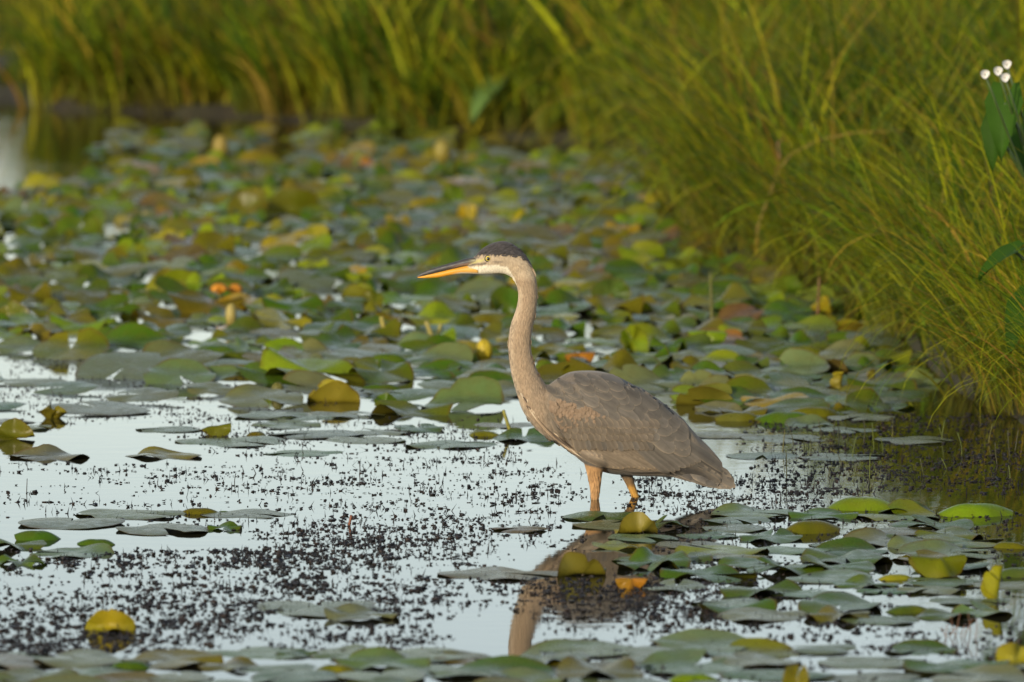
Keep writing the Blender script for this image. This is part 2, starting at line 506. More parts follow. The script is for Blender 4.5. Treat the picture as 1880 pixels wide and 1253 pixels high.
def up_t(px, py, V):
    col = np.tile(np.array((.055, .052, .050)), (len(V), 1))
    g = np.interp(px, [765, 807, 840, 872], [510, 500, 491.5, 486])
    m3 = ((1 - sstep(np.abs(py - g + 2.0), 0.5, 3.2)) * sstep(px, 815, 850) * .8)[:, None]
    col = col * (1 - m3) + np.array((.34, .22, .15)) * m3
    m3 = (sstep(px, 858, 872) * (1 - sstep(np.abs(py - 481), 2, 5)))[:, None] * .7
    return col * (1 - m3) + np.array((.45, .40, .20)) * m3
bill('upper_bill', [(765, 509.6, 510.6, .0005), (772, 504.6, 509.6, .0018), (785, 498.2, 507, .0032), (807, 490.8, 501.8, .0052), (829.5, 484.2, 496.4, .0072), (851.7, 477.8, 491.2, .0092), (866, 474.5, 488.6, .0112), (880, 472.5, 487, .0125)], M['bill_dark'], up_t)

def lo_t(px, py, V):
    col = np.tile(np.array((.72, .33, .025)), (len(V), 1))
    m3 = (sstep(px, 835, 872) * .45)[:, None]
    col = col * (1 - m3) + np.array((.78, .50, .16)) * m3
    bot = np.interp(px, [766, 807, 829, 847, 874], [512.5, 510.8, 506.5, 504, 505])
    m3 = (sstep(py - bot, -4.5, -1.0) * sstep(px, 825, 850))[:, None]
    return col * (1 - m3) + np.array((.82, .74, .56)) * m3
bill('lower_bill', [(767, 510.2, 511.4, .0005), (775, 508.6, 512.2, .0018), (790, 504.8, 512, .0034), (807, 500.8, 510.8, .0050), (829.5, 495.4, 506.6, .0070), (847, 491.4, 504.4, .0088), (862, 488.6, 504.4, .0102), (878, 486.8, 504.6, .0118)], M['bill_orange'], lo_t)

# eyes: iris ball with pupil and a dark rim
def uv_ball(r, sq=(1, 1, 1), nu=20, nv=14):
    V, F = [], []
    for i in range(nv + 1):
        a = math.pi * i / nv
        for j in range(nu):
            b = 2 * math.pi * j / nu
            V.append((r * sq[0] * math.sin(a) * math.cos(b), r * sq[1] * math.sin(a) * math.sin(b), r * sq[2] * math.cos(a)))
    for i in range(nv):
        for j in range(nu):
            k_ = (j + 1) % nu
            F.append((i * nu + j, (i + 1) * nu + j, (i + 1) * nu + k_, i * nu + k_))
    return np.array(V), F
def plain(name, col, rough, coat=0.0):
    t = NT(name)
    n1 = t.noise(400, 2, .5, t.vec((1, 1, 1)))
    t.set(Base_Color=t.mix(t.math('MULTIPLY', n1, .5), col, tuple(c_ * .7 for c_ in col)), Roughness=rough, Coat_Weight=coat, Coat_Roughness=.03)
    return t.m
M['iris'] = plain('iris_yellow', (.62, .50, .10), .25, .6)
M['pupil'] = plain('pupil_black', (.004, .004, .004), .06, 1.0)
M['rim'] = plain('eye_rim_skin', (.05, .045, .04), .5)
ex, ez = hx(896.3), hz(475.6)
hit = bvh.ray_cast(Vector((ex, -1, ez)), Vector((0, 1, 0)))
ey = hit[0].y
for sgn in (1, -1):
    V, F = uv_ball(.0082)
    eye = obj('eye', mesh_np('eye', V, F, [M['iris']]), heron, (ex, sgn * (ey + .0046), ez))
    V, F = uv_ball(.0042, (1, .5, 1))
    obj('pupil', mesh_np('pupil', V, F, [M['pupil']]), eye, (0, -sgn * .0068, 0))
    tv, tf = [], []
    for i in range(24):
        a = 2 * math.pi * i / 24
        for j in range(8):
            b = 2 * math.pi * j / 8
            rr_ = .0080 + .0015 * math.cos(b)
            tv.append((rr_ * math.cos(a), -sgn * (.0036 + .0013 * math.sin(b)), rr_ * math.sin(a)))
    for i in range(24):
        for j in range(8):
            tf.append((i * 8 + j, ((i + 1) % 24) * 8 + j, ((i + 1) % 24) * 8 + (j + 1) % 8, i * 8 + (j + 1) % 8))
    obj('eye_rim', mesh_np('eye_rim', np.array(tv), tf, [M['rim']]), eye)

# feathers lying on the near side, row over row; the far side gets mirrored copies
NY = Vector((0, 1, 0))
def on_body(x, z, yprev, cling=.012):
    h = bvh.ray_cast(Vector((x, -1, z)), NY)
    if h[0] is not None and h[0].y < .02:
        return h[0], h[1]
    q = bvh.find_nearest(Vector((x, min(yprev, -.001), z)))
    if (q[0] - Vector((x, q[0].y, z))).length < cling:
        return q[0], q[1]
    return Vector((x, yprev, z)), Vector((0, -1, 0))

def feather_grid(px, py, L, W, deg, curve=0.0, lift0=.0004, lift1=.0022, sharp=1.0, nu=9, nv=6, asym=0.0, cling=.012):
    """One feather: root at a photo pixel of the bird, length and width in px, heading in degrees below the horizontal."""
    G = []; along, edge, shaft = [], [], []
    yprev = -.02
    cx, cz, h = px, py, math.radians(deg)
    miss = 0; up_ = 0.0
    for i in range(nu + 1):
        u = 1 - (1 - i / nu) ** 1.7
        cx += math.cos(h) * L * (u - up_); cz += math.sin(h) * L * (u - up_); h += math.radians(curve) * (u - up_); up_ = u
        wu = W * .5 * (min(1, .45 + 1.6 * u) * (1 - max(0, (u - .62) / .38) ** (2.2 * sharp)) ** .55 if u < 1 else .06)
        ys = []
        for j in range(nv + 1):
            v = -1 + 2 * j / nv
            qx = cx - math.sin(h) * (v + asym) * wu
            qy = cz + math.cos(h) * (v + asym) * wu
            p, nn = on_body(hx(qx), hz(qy), yprev, cling)
            ys.append(p.y); miss += p.y == yprev
            off = lift0 + (lift1 - lift0) * u - .0007 * v * v
            G.append(p + nn * off)
            along.append(u * L * .01); edge.append(max(abs(v), (u - .80) / .20 if u > .8 else 0)); shaft.append(abs(v))
        yprev = sum(ys) / len(ys)
    feather_grid.miss = miss
    F = [(i * (nv + 1) + j, i * (nv + 1) + j + 1, (i + 1) * (nv + 1) + j + 1, (i + 1) * (nv + 1) + j) for i in range(nu) for j in range(nv)]
    return np.array([tuple(g) for g in G]), F, along, edge, shaft

def feather(name, px, py, L, W, deg, tint, mirror=True, **kw):
    V, F, al, ed, shf = feather_grid(px, py, L, W, deg, **kw)
    t_ = np.array(tint) * random.uniform(.86, 1.14)
    me = mesh_np(name, V, F, [M['feather']], {'tint': np.tile(t_, (len(V), 1)), 'along': al, 'edge': ed, 'shaft': shf})
    o = obj(name, me, heron)
    if mirror:
        c = o.copy(); C.objects.link(c); c.parent = heron; c.scale = (1, -1, 1)
    return o

GREY, LIT_TAN, DARK, BROWN = (.158, .141, .117), (.262, .212, .152), (.095, .087, .077), (.176, .147, .111)  # the secondaries' tan is paler because sunlight is put into its colour
# tail and primaries, undermost
for i, (x, y, L, W, d) in enumerate([(1225, 800, 157, 24, 35.5), (1215, 812, 154, 30, 31.5), (1205, 824, 148, 32, 27), (1200, 838, 136, 30, 21.5), (1196, 850, 112, 27, 14)]):
    feather('tail_feather', x, y, L, W, d, GREY if i < 4 else DARK, lift1=.0012 + .0006 * i, curve=4, nu=12)
feather('primary_feather', 1205, 782, 176, 20, 31, DARK, lift0=.001, lift1=.0020, curve=10, nu=14, sharp=.8)
feather('primary_feather', 1196, 776, 178, 19, 28, GREY, lift0=.002, lift1=.0042, curve=14, nu=14, sharp=.8)
# secondaries: long pale-edged quills along the lower wing, back to front
sec = [(1150 - 8.2 * i, 806 + .6 * i, 104 - 1.5 * i, 15, 37 - .2 * i) for i in range(14)]
for i, (x, y, L, W, d) in enumerate(sec):
    feather('secondary_feather', x, y, L, W, d + random.uniform(-1.5, 1.5), LIT_TAN, lift0=.0010, lift1=.0024 + .00012 * i, curve=-14, nu=11)
for i in range(7):
    feather('secondary_feather', 1212 - 9 * i, 790 + 3.0 * i, 92, 17, 41 + random.uniform(-2, 2), tuple(np.array(GREY) * 1.12), lift0=.0012, lift1=.0030 + .00012 * i, curve=-6, nu=11)
# greater coverts: a row of broad short tips
for i in range(15):
    x = 1178 - 8.8 * i
    feather('covert_feather', x, 792 + (2.0 if i < 3 else 0) - .12 * i, 33 + random.uniform(-2, 3), 14.5, 52 + 1.6 * i + random.uniform(-3, 3), BROWN if i % 3 else GREY, lift0=.0022, lift1=.0048, nu=7)
# median coverts
for r in range(3):
    for i in range(17):
        x = 1176 - 10.3 * i - 4 * (r % 2) + 6 * r
        y = 786 - 11.5 * r - .55 * i
        if y < 742 or x < 1012: continue
        feather('covert_feather', x, y, 27, 14, 40 + 1.3 * i + random.uniform(-4, 4), tuple(np.array(BROWN) * (1.0 - .04 * r)), mirror=False, lift0=.0030 + .0004 * r, lift1=.0056 + .0004 * r, nu=6)
# long scapulars sweeping over the wing, lowest rows first
sc = []
for r in range(7):
    nrow = 8
    for i in range(nrow):
        t_ = i / (nrow - 1)
        x = 1206 - (1206 - 1022) * t_ - 4 * r + random.uniform(-4, 4)
        ylow = np.interp(x, [1000, 1040, 1100, 1160, 1210, 1240], [722, 734, 752, 772, 786, 796])
        ytop = np.interp(x, [1000, 1027, 1047, 1073, 1100, 1124, 1150, 1175, 1201, 1226, 1250], [712, 694, 685, 683, 684, 689, 702, 716, 731, 750, 770])
        y = ylow + (ytop - ylow) * (r / 6.0) * .88 - 3
        sz = np.interp(x, [1020, 1100, 1200], [26, 48, 72])
        sc.append((x, y, sz, r))
sc.sort(key=lambda q: (-q[0] - q[3] * 3))
for k_, (x, y, sz, r) in enumerate(sc):
    dk = np.interp(r, [0, 6], [1.06, .74]) * np.interp(x, [1020, 1110], [.86, 1.0])
    feather('scapular_feather', x, y, sz + random.uniform(-4, 6), sz * .46, np.interp(x, [1020, 1100, 1210], [22, 30, 39]) + random.uniform(-6, 6), tuple(np.array(GREY) * dk),
            lift0=.0024, lift1=.0046 + .0010 * random.random(), curve=random.uniform(-4, 10), nu=8, cling=.06, mirror=r < 4)

def tufts(name, pts, L, W, deg, lift, jcol=.18, tintf=plumage, mat='down'):
    """Many small feather tips joined as one part; pts in photo pixels of the bird, near and far side alike."""
    Vs, Fs, Ts, al, ed, sf = [], [], [], [], [], []
    for (x, y) in pts:
        l_ = L(x, y) * random.uniform(.8, 1.2); w_ = W(x, y) * random.uniform(.8, 1.2); d_ = deg(x, y) + random.uniform(-9, 9)
        V, F, a_, e_, s2 = feather_grid(x, y, l_, w_, d_, lift0=lift[0], lift1=lift[1] * random.uniform(.7, 1.3), nu=5, nv=4, cling=.0012)
        if feather_grid.miss > 0: continue
        root = V[len(V) // 3:len(V) // 3 + 1]
        t_ = tintf(root)[0] * random.uniform(1 - jcol, 1 + jcol)
        for mir in (1, -1):
            b = sum(len(q) for q in Vs)
            Vs.append(V * np.array((1, mir, 1))); Fs += [tuple(b + i for i in f) for f in F]; Ts.append(np.tile(t_, (len(V), 1)))
            al += a_; ed += e_; sf += s2
    me = mesh_np(name, np.concatenate(Vs), Fs, [M[mat]], {'tint': np.concatenate(Ts), 'along': al, 'edge': ed, 'shaft': sf})
    return tag(obj(name, me, heron), kind='stuff')

def scatter(poly, step, jitter=.45):
    Q = np.array(poly); lo, hi = Q.min(0), Q.max(0); out = []
    y = lo[1]; r = 0
    while y < hi[1]:
        x = lo[0] + (step * .5 if r % 2 else 0)
        while x < hi[0]:
            out.append((x + random.uniform(-jitter, jitter) * step, y + random.uniform(-jitter, jitter) * step)); x += step
        y += step * .85; r += 1
    out = np.array(out)
    return [tuple(p) for p in out[poly_sd(out[:, 0], out[:, 1], poly) > 0]]

# fine scaly lesser coverts on the bend of the wing
lc = scatter([(1009, 730), (1020, 727), (1045, 733), (1075, 742), (1102, 752), (1110, 762), (1060, 768), (1030, 778), (1014, 762), (1008, 745)], 6.0)
lc.sort(key=lambda p: -p[0] - p[1])
tufts('lesser_coverts', lc, lambda x, y: 11, lambda x, y: 7.5, lambda x, y: np.interp(y, [730, 780], [32, 62]), (.0030, .0058), .10, lambda V: np.array([(.225, .165, .112)]))
# neck and head down: short lapped tips following the neck
nk = scatter([(942, 514), (949, 526), (952, 541), (951, 558), (946, 576), (939, 594), (935, 614), (934, 639), (936, 661), (939, 684), (948, 716), (960, 752), (976, 776), (996, 798), (1020, 816), (1046, 829), (1030, 795), (1010, 760),
              (1004, 735), (1003, 712), (995, 696), (978, 655), (974, 632), (976, 614), (980, 594), (985, 572), (986, 545), (985, 520), (980, 498), (968, 482), (950, 480), (935, 490)], 4.0)
nk.sort(key=lambda p: -p[1])
def neck_dir(x, y): return np.interp(y, [480, 500, 520, 560, 600, 640, 700, 760, 830], [20, 62, 84, 92, 98, 90, 74, 62, 45])
tufts('neck_plumage', nk, lambda x, y: np.interp(y, [500, 700, 820], [10, 14, 24]), lambda x, y: np.interp(y, [500, 700, 820], [2.6, 3.4, 4.2]), neck_dir, (-.0006, .0009), .17)
cr = scatter([(874, 470), (882, 462), (893, 454), (910, 447.5), (925, 445.5), (940, 450), (957, 463), (970, 478), (979, 496), (985, 512), (974, 492), (960, 474), (930, 470), (905, 469), (888, 468)], 4.2)
cr.sort(key=lambda p: -p[0])
tufts('crown_feathers', cr, lambda x, y: np.interp(x, [870, 940, 980], [8, 13, 17]), lambda x, y: 3.2, lambda x, y: np.interp(x, [870, 900, 925, 950, 975], [-30, -14, 2, 32, 62]), (0, .0022), .2)
th = scatter([(1062, 850), (1112, 862), (1108, 872), (1103, 890), (1100, 911), (1085, 911), (1081, 890), (1075, 866)], 4.2) + scatter([(1112, 868), (1170, 872), (1240, 872), (1285, 872), (1282, 874), (1170, 874), (1112, 872)], 6)
th.sort(key=lambda p: -p[1])
tufts('thigh_plumage', th, lambda x, y: 12 if x < 1110 else 16, lambda x, y: 2.4 if x < 1110 else 5, lambda x, y: np.interp(x, [1065, 1110, 1130, 1280], [84, 94, 35, 10]), (0, .0018), .25)

# long lanceolate plumes hanging at the base of the neck
def plume(px, py, L, W, deg, y0, tint):
    nu = 9; V = []; h = math.radians(deg); cx, cz = px, py
    for i in range(nu + 1):
        u = i / nu; w = W * .5 * (math.sin(math.pi * min(1, u * .8 + .2)) ** .7 if u < 1 else .05)
        for v in (-1, 0, 1):
            V.append((hx(cx - math.sin(h) * v * w), y0 - (.0006 if v == 0 else 0), hz(cz + math.cos(h) * v * w)))
        cx += math.cos(h) * L / nu; cz += math.sin(h) * L / nu; h -= math.radians(1.5)
    F = [(i * 3 + j, i * 3 + j + 1, (i + 1) * 3 + j + 1, (i + 1) * 3 + j) for i in range(nu) for j in (0, 1)]
    al = np.repeat(np.linspace(0, L * .01, nu + 1), 3)
    return obj('breast_plume', mesh_np('breast_plume', np.array(V), F, [M['feather']], {'tint': np.tile(np.array(tint), (len(V), 1)), 'along': al, 'edge': np.tile([1., 0, 1.], nu + 1), 'shaft': np.tile([1., 0, 1.], nu + 1)}), heron)
for i in range(54):
    t_ = random.random()
    x = np.interp(t_, [0, .35, .7, 1], [952, 965, 992, 1024]); y = np.interp(t_, [0, .35, .7, 1], [716, 745, 776, 808])
    yb = -.5
    hh = bvh.ray_cast(Vector((hx(x + 7), -1, hz(y))), NY)
    yb = hh[0].y - .001 if hh[0] is not None else -.03
    plume(x + random.uniform(1, 9), y, random.uniform(34, 58), random.uniform(2.2, 4), np.interp(t_, [0, .5, 1], [62, 50, 40]) + random.uniform(-4, 5), yb * random.uniform(.80, 1.0) - .003, random.choice([(.55, .44, .31), (.36, .27, .18), (.42, .33, .23), (.12, .09, .065), (.62, .52, .38)]))

# ------------------------------------------------------------------ lily pads
TONES = dict(green=(.055, .105, .004), bright=(.170, .225, .007), olive=(.115, .108, .004), yellow=(.32, .25, .012), grey=(.135, .160, .060), brown=(.13, .085, .03), amber=(.32, .15, .012))  # the grey tone puts the sky sheen of flat pads into the leaf colour
random.seed(21)
PADS = []   # dicts with V, F and so on, world position

def pad_mesh(Rm, elong=1.12, notch=.16, yaw=0.0, axis=0.0, far=(0, .3), near=(0, .3), wave=.006, wk=3, roll=(0, .3, 0, .3), tilt=0.0, tdir=0.0, nr=6, nt=30, seed=0):
    """A round leaf with a V notch: drawn flat, then bent up or down about an axis on its far and near side, rippled and tilted."""
    r_ = np.random.default_rng(seed)
    th = np.linspace(notch, 2 * math.pi - notch, nt)
    rr = np.linspace(0, 1, nr + 1)[1:]
    TH, RR = np.meshgrid(th, rr)
    out = 1 + .035 * np.sin(2 * TH + r_.uniform(0, 6)) + .022 * np.sin(5 * TH + r_.uniform(0, 6)) + .010 * np.sin(11 * TH + r_.uniform(0, 6))
    out *= 1 - .12 * np.exp(-((np.minimum(TH, 2 * math.pi - TH) - notch) / .22) ** 2)
    if r_.random() < .35:   # a bite out of the rim
        out *= 1 - r_.uniform(.08, .28) * np.exp(-((TH - r_.uniform(1, 5.3)) / r_.uniform(.06, .16)) ** 2)
    x = np.concatenate([[0], (RR * out * np.cos(TH) * elong).ravel()]) * Rm
    y = np.concatenate([[0], (RR * out * np.sin(TH)).ravel()]) * Rm
    rad = np.concatenate([[0], RR.ravel()]); ang = np.concatenate([[0], TH.ravel()])
    c, s = math.cos(yaw), math.sin(yaw)
    x, y = c * x - s * y, s * x + c * y
    z = wave * rad ** 1.6 * (np.sin(wk * ang + r_.uniform(0, 6)) + .5 * np.sin((wk + 2) * ang + r_.uniform(0, 6)))
    z += -.004 * rad ** 4
    def bend(x, y, z, ax, far, near):
        c, s = math.cos(ax), math.sin(ax)
        tt, ss = c * x + s * y, -s * x + c * y
        def prof(a, h):
            sg = np.linspace(0, 1.6, 65)
            al = math.radians(a) * np.clip((sg - h) / .38, 0, 1)
            st = sg[1] - sg[0]
            return sg, np.concatenate([[0], np.cumsum(np.cos((al[1:] + al[:-1]) / 2) * st)]), np.concatenate([[0], np.cumsum(np.sin((al[1:] + al[:-1]) / 2) * st)]), al
        S2, Z2, A2 = np.empty_like(ss), np.empty_like(ss), np.empty_like(ss)
        for sel, (a, h), sign in ((ss >= 0, far, 1), (ss < 0, near, -1)):
            sg, X_, Y_, al = prof(a, h)
            q = np.abs(ss[sel]) / Rm
            S2[sel] = sign * np.interp(q, sg, X_) * Rm; Z2[sel] = np.interp(q, sg, Y_) * Rm; A2[sel] = sign * np.interp(q, sg, al)
        S3, Z3 = S2 - z * np.sin(A2), Z2 + z * np.cos(A2)
        return c * tt - s * S3, s * tt + c * S3, Z3
    x, y, z = bend(x, y, z, axis, far, near)
    if roll[0] or roll[2]:
        x, y, z = bend(x, y, z, axis + math.pi / 2, roll[:2], roll[2:])
    if tilt:
        c, s = math.cos(tdir), math.sin(tdir); a = x * c + y * s; b = -x * s + y * c
        ct, stt = math.cos(math.radians(tilt)), math.sin(math.radians(tilt))
        a, z = a * ct - z * stt, a * stt + z * ct
        x, y = a * c - b * s, a * s + b * c
    V = np.stack([x, y, z], 1)
    F = []
    for j in range(nt - 1): F.append((0, 1 + j, 2 + j))
    for i in range(nr - 1):
        for j in range(nt - 1):
            a = 1 + i * nt + j
            F.append((a, a + nt, a + nt + 1)); F.append((a, a + nt + 1, a + 1))
    return V, np.array(F), rad, ang

def add_pad(px, py, wpx, kind='flat', tone='grey', pos=None, size=None, note=None, label=None, face=None):
    """A pad at a surveyed place; wpx is its width in photo pixels there."""
    if kind not in ('flat', 'rim') and tone == 'grey': tone = 'green'
    if pos is not None and kind in ('up', 'fold', 'tent', 'taco', 'flap'): size *= .62
    p = at(px, py) if pos is None else Vector((pos[0], pos[1], 0))
    d = math.hypot(p.y + DIST, CAMH)
    Rm = wpx * K * d / 2.12 * (.84 if kind in ('flat', 'rim', 'wavy') else .92) if size is None else size
    sd = int(rng.integers(1 << 30)); u = random.uniform
    kw = dict(yaw=u(0, 6.28), axis=u(-.35, .35), seed=sd, elong=u(1.04, 1.28), notch=u(.10, .24), wave=u(.002, .004), wk=random.choice((2, 3, 4)))
    z = u(.003, .009)
    if kind == 'wavy': kw.update(wave=u(.012, .028), far=(u(0, 32), u(.25, .6)), elong=u(1.1, 1.45))
    if kind == 'wavy' and p.y < 1: kw.update(wave=u(.007, .014), far=(u(0, 18), .4))
    if kind == 'wavy': z = u(.006, .012)
    elif kind == 'rim': kw.update(far=(u(8, 30) if p.y < 1 else u(14, 42), u(.25, .6)), axis=u(-.6, .6), wave=u(.004, .009))
    elif kind == 'dome': kw.update(yaw=1.57 + u(-.7, .7), far=(-u(25, 45), .0), near=(-u(35, 60), .0), roll=(-u(15, 30), .2, -u(15, 30), .2), wave=u(.003, .008)); z = Rm * u(.22, .36)
    elif kind == 'fold': kw.update(yaw=-1.57 + u(-.5, .5), far=(u(75, 115), u(.0, .2)), wave=u(.006, .014), roll=(u(-20, 25), .2, u(-20, 25), .2)); z = .003
    elif kind == 'flap': kw.update(yaw=1.57 + u(-.5, .5), near=(u(60, 100), u(.0, .2)), far=(u(-5, 25), .3), wave=u(.006, .014)); z = .004
    elif kind == 'taco': kw.update(far=(u(65, 85), .0), near=(u(50, 75), .0), wave=u(.006, .012)); z = -.006
    elif kind == 'tent': kw.update(far=(-u(62, 78), .0), near=(-u(62, 78), .0), wave=u(.006, .012)); z = Rm * .72
    elif kind == 'up': kw.update(tilt=u(62, 82), tdir=1.57 + u(-.5, .5), roll=(u(15, 45), .1, u(15, 45), .1), wave=u(.006, .014)); z = Rm * .55
    elif kind == 'crown': kw.update(far=(u(85, 105), .05), near=(u(55, 75), .15), axis=u(.3, .6), roll=(u(60, 80), .1, u(60, 80), .1), wave=.012); z = -.004
    elif kind == 'rolled': kw.update(far=(105, .0), near=(100, .0), axis=0, tilt=82, tdir=0.05, elong=1.5, wave=.004); z = Rm * 1.1
    if kind in ('flat', 'rim', 'wavy') and p.y > 2.5:
        kw.update(tilt=u(2, 12) if p.y < 6 else u(3, 19), tdir=1.57 + u(-.9, .9)); z += Rm * math.sin(math.radians(kw['tilt'])) * .8
    if face is not None: kw['axis'] = face
    PADS.append(dict(p=(p.x, p.y, z), kw=kw, R=Rm, kind=kind, tone=tone, d=d, label=label, hero=pos is None, px=px, py=py))

HERO = """95 768 66 crown olive|28 806 84 fold olive|230 690 230 flat grey|60 706 150 flat grey|330 702 170 rim grey|180 757 220 flat grey|45 787 130 flat grey|310 790 150 flat grey
90 840 180 rim grey|300 838 150 rim olive|395 800 58 tent olive|470 800 52 dome olive|430 812 260 flat grey|555 833 168 flat grey|580 800 190 flat grey|480 742 200 rim grey|430 685 135 dome olive
575 700 210 wavy bright|500 700 150 wavy green|612 738 104 taco yellow|708 752 44 up green|742 752 30 up green|640 764 150 flat grey|850 748 180 rim grey|882 800 78 dome olive|830 818 190 flat grey
960 806 150 rim green|700 698 160 wavy green|820 718 130 flat grey|400 700 130 rim grey|750 760 150 wavy olive|770 790 120 rim green|690 795 150 flat grey|500 765 160 flat grey|260 735 160 flat grey
670 722 120 flat grey|905 712 110 rim green|560 768 140 flat grey|120 720 150 flat grey|700 720 90 dome green|560 655 120 rim grey|640 672 130 rim olive|780 690 140 rim green|880 690 130 wavy green
455 945 210 flat grey|365 943 100 dome olive|410 942 38 dome green|240 946 230 flat grey|130 962 250 flat grey|70 990 105 dome green|178 1000 90 dome green|25 1006 130 wavy green|300 975 220 flat grey|412 972 82 rim green|130 1018 190 rim grey|40 1036 110 wavy grey
196 1160 108 fold yellow|590 1118 300 flat grey|665 1136 160 rim grey|150 1216 230 rim grey|240 1226 115 dome green|480 1200 250 flat grey|545 1204 90 rim green|620 1232 110 dome olive|780 1206 250 flat grey
900 1240 240 wavy green|1000 1214 200 rim grey|1100 1243 210 wavy olive|1270 1250 130 dome bright|1300 1188 240 rim grey|1462 1262 62 up olive|1600 1218 240 flat grey|1750 1232 210 wavy green|700 1246 200 flat grey|1865 1218 90 fold yellow
70 1248 200 rim grey|330 1246 170 flat grey|420 1226 150 rim olive|1390 1218 190 rim grey|1500 1196 160 flat grey|860 1212 150 rim olive|1180 1216 170 flat grey|1690 1196 170 rim green
1108 950 185 flat green|1120 966 180 flat grey|1168 980 92 flap yellow|955 974 130 flat brown|1130 1006 100 rim bright|1066 1056 112 flap olive|920 1056 250 flat grey|1160 1080 58 tent amber|1270 1002 160 flat grey|1200 1040 170 wavy green
1325 1018 180 wavy bright|1300 1062 170 wavy green|1400 1090 180 wavy green|1488 977 136 dome olive|1385 946 200 rim grey|1350 972 160 flat grey|1580 934 165 dome bright|1510 950 150 rim green|1790 946 170 dome bright|1650 950 200 rim green
1710 968 190 wavy green|1620 996 190 rim grey|1520 1046 200 wavy green|1645 1064 95 dome yellow|1722 1058 110 tent olive|1852 1006 92 dome olive|1440 1050 160 wavy green|1668 1124 130 dome green|1540 1136 145 wavy olive|1400 1134 190 rim grey
1450 1012 170 flat grey|1560 1014 170 rim green|1700 1006 170 rim grey|1380 1040 150 rim green|1250 1030 150 rim green|1180 990 150 flat grey|1770 1000 150 wavy green|1590 1076 150 rim green|1480 1092 150 flat grey|1240 1080 150 rim grey|1780 1106 160 flat grey|1340 1110 180 flat grey|1610 1140 180 flat grey|1740 986 160 wavy olive
1500 764 125 dome olive|1420 746 130 wavy yellow|1362 772 118 dome olive|1300 742 110 taco olive|1520 685 84 flap brown|1545 716 36 rolled yellow|1592 670 72 dome olive|1606 700 24 rolled olive|1400 642 104 wavy green|1440 806 200 flat grey|1330 800 170 flat grey|1600 588 84 up olive|1340 742 150 wavy green
1480 738 150 rim green|1550 790 160 flat grey|1380 708 150 wavy green|1280 690 130 rim green|1460 690 150 rim grey|1610 740 150 flat grey|1550 840 200 flat grey|1680 810 170 flat grey|1400 838 170 flat grey|1620 700 140 flat grey
1162 642 66 up bright|1064 668 66 tent amber|1170 702 104 dome olive|900 590 110 dome olive|680 606 140 wavy green|1120 558 72 up green|1190 664 120 wavy green|1010 640 130 wavy green|850 640 120 dome yellow|1240 700 110 rim green
1836 1102 66 rolled yellow|1700 590 90 up olive|1500 600 90 dome olive|1560 610 80 taco yellow|330 660 160 rim grey|130 655 180 rim olive|230 640 150 wavy green|20 590 80 fold olive|80 610 100 rim grey|520 640 150 wavy green|430 625 100 rim green|600 630 130 wavy green|50 645 150 rim grey
535 395 112 fold olive|640 290 104 dome yellow|330 530 100 fold bright|580 450 60 up yellow|200 540 110 dome yellow|460 390 70 up olive|890 180 96 up green"""
HERO_LABELS = {(196, 1160): 'bright yellow lily pad folded upright among dark floating debris', (95, 768): 'crown-shaped olive lily pad standing up beside the open water', (395, 800): 'tent-shaped olive lily pad standing at the edge of open water',
    (612, 738): 'yellow and tan lily pad folded like a taco with both edges raised', (1066, 1056): 'olive lily pad with its near half flipped up, above the heron reflection', (1168, 980): 'yellow-orange flipped lily pad just in front of the heron legs',
    (1488, 977): 'smooth olive dome-shaped lily pad humped above a gap of water', (1838, 1102): 'tall rolled yellow lily leaf standing upright in the water', (1545, 716): 'rolled yellow lily leaf standing beside a brown flipped pad',
    (1606, 700): 'small rolled olive lily leaf standing beside the pads under the grassy bank', (1160, 1080): 'small amber tent-shaped dead lily pad among black debris', (28, 806): 'large folded olive lily pad mirrored in the open water',
    (1162, 642): 'bright green lily pad standing upright behind the heron back', (900, 590): 'olive humped lily pad directly behind the heron neck', (1600, 588): 'upright olive lily pad under the drooping grass bank', (708, 752): 'small round green lily leaf standing upright'}
for row in HERO.replace('\n', '|').split('|'):
    a = row.split()
    key = (int(a[0]), int(a[1]))
    if key == (890, 180): continue
    add_pad(key[0], key[1], float(a[2]), a[3], a[4], label=HERO_LABELS.get(key))

# the crowded bed behind the bird, filled from the survey of how thick it grows where
def fill(poly, n, kinds, tones, size=(.085, .135), gap=.62):
    Q = np.array(poly, float); lo, hi = Q.min(0), Q.max(0)
    a, b = at(lo[0], lo[1]), at(lo[0], hi[1])
    got = 0; tries = 0
    pts = [(q['p'][0], q['p'][1], q['R']) for q in PADS]
    P = np.array(pts)
    while got < n and tries < n * 30:
        tries += 1
        y = random.uniform(b.y, a.y)
        hw = (hi[0] - lo[0]) / 2 * K * (y + DIST) * 1.02
        x = CAMX + ((lo[0] + hi[0]) / 2 - 940) * K * (y + DIST) + random.uniform(-hw, hw)
        q = to_px(np.array((x, y, 0)))[0]
        if poly_sd(q[:1], q[1:2], poly)[0] < 0: continue
        if shore_dist(np.array((x, y)))[0] > -.08: continue
        s = random.uniform(*size)
        if np.any(np.hypot((P[:, 0] - x), P[:, 1] - y) < gap * (P[:, 2] + s)): continue
        P = np.vstack([P, (x, y, s)]); got += 1
        add_pad(q[0], q[1], 0, random.choices(list(kinds), kinds.values())[0], random.choices(list(tones), tones.values())[0], pos=(x, y), size=s)
BED_K = dict(flat=22, rim=32, wavy=38, dome=4, fold=2.5, flap=2, taco=2, tent=1, up=2)
BED_T = dict(green=38, bright=20, olive=28, yellow=6, grey=6, brown=2, amber=1)
fill([(-560, 440), (-60, 360), (140, 330), (260, 300), (700, 290), (1230, 285), (1250, 400), (1320, 480), (1500, 520), (1640, 610), (1640, 640), (300, 640), (-60, 625), (-560, 600)], 980, BED_K, BED_T, size=(.050, .112), gap=.80)
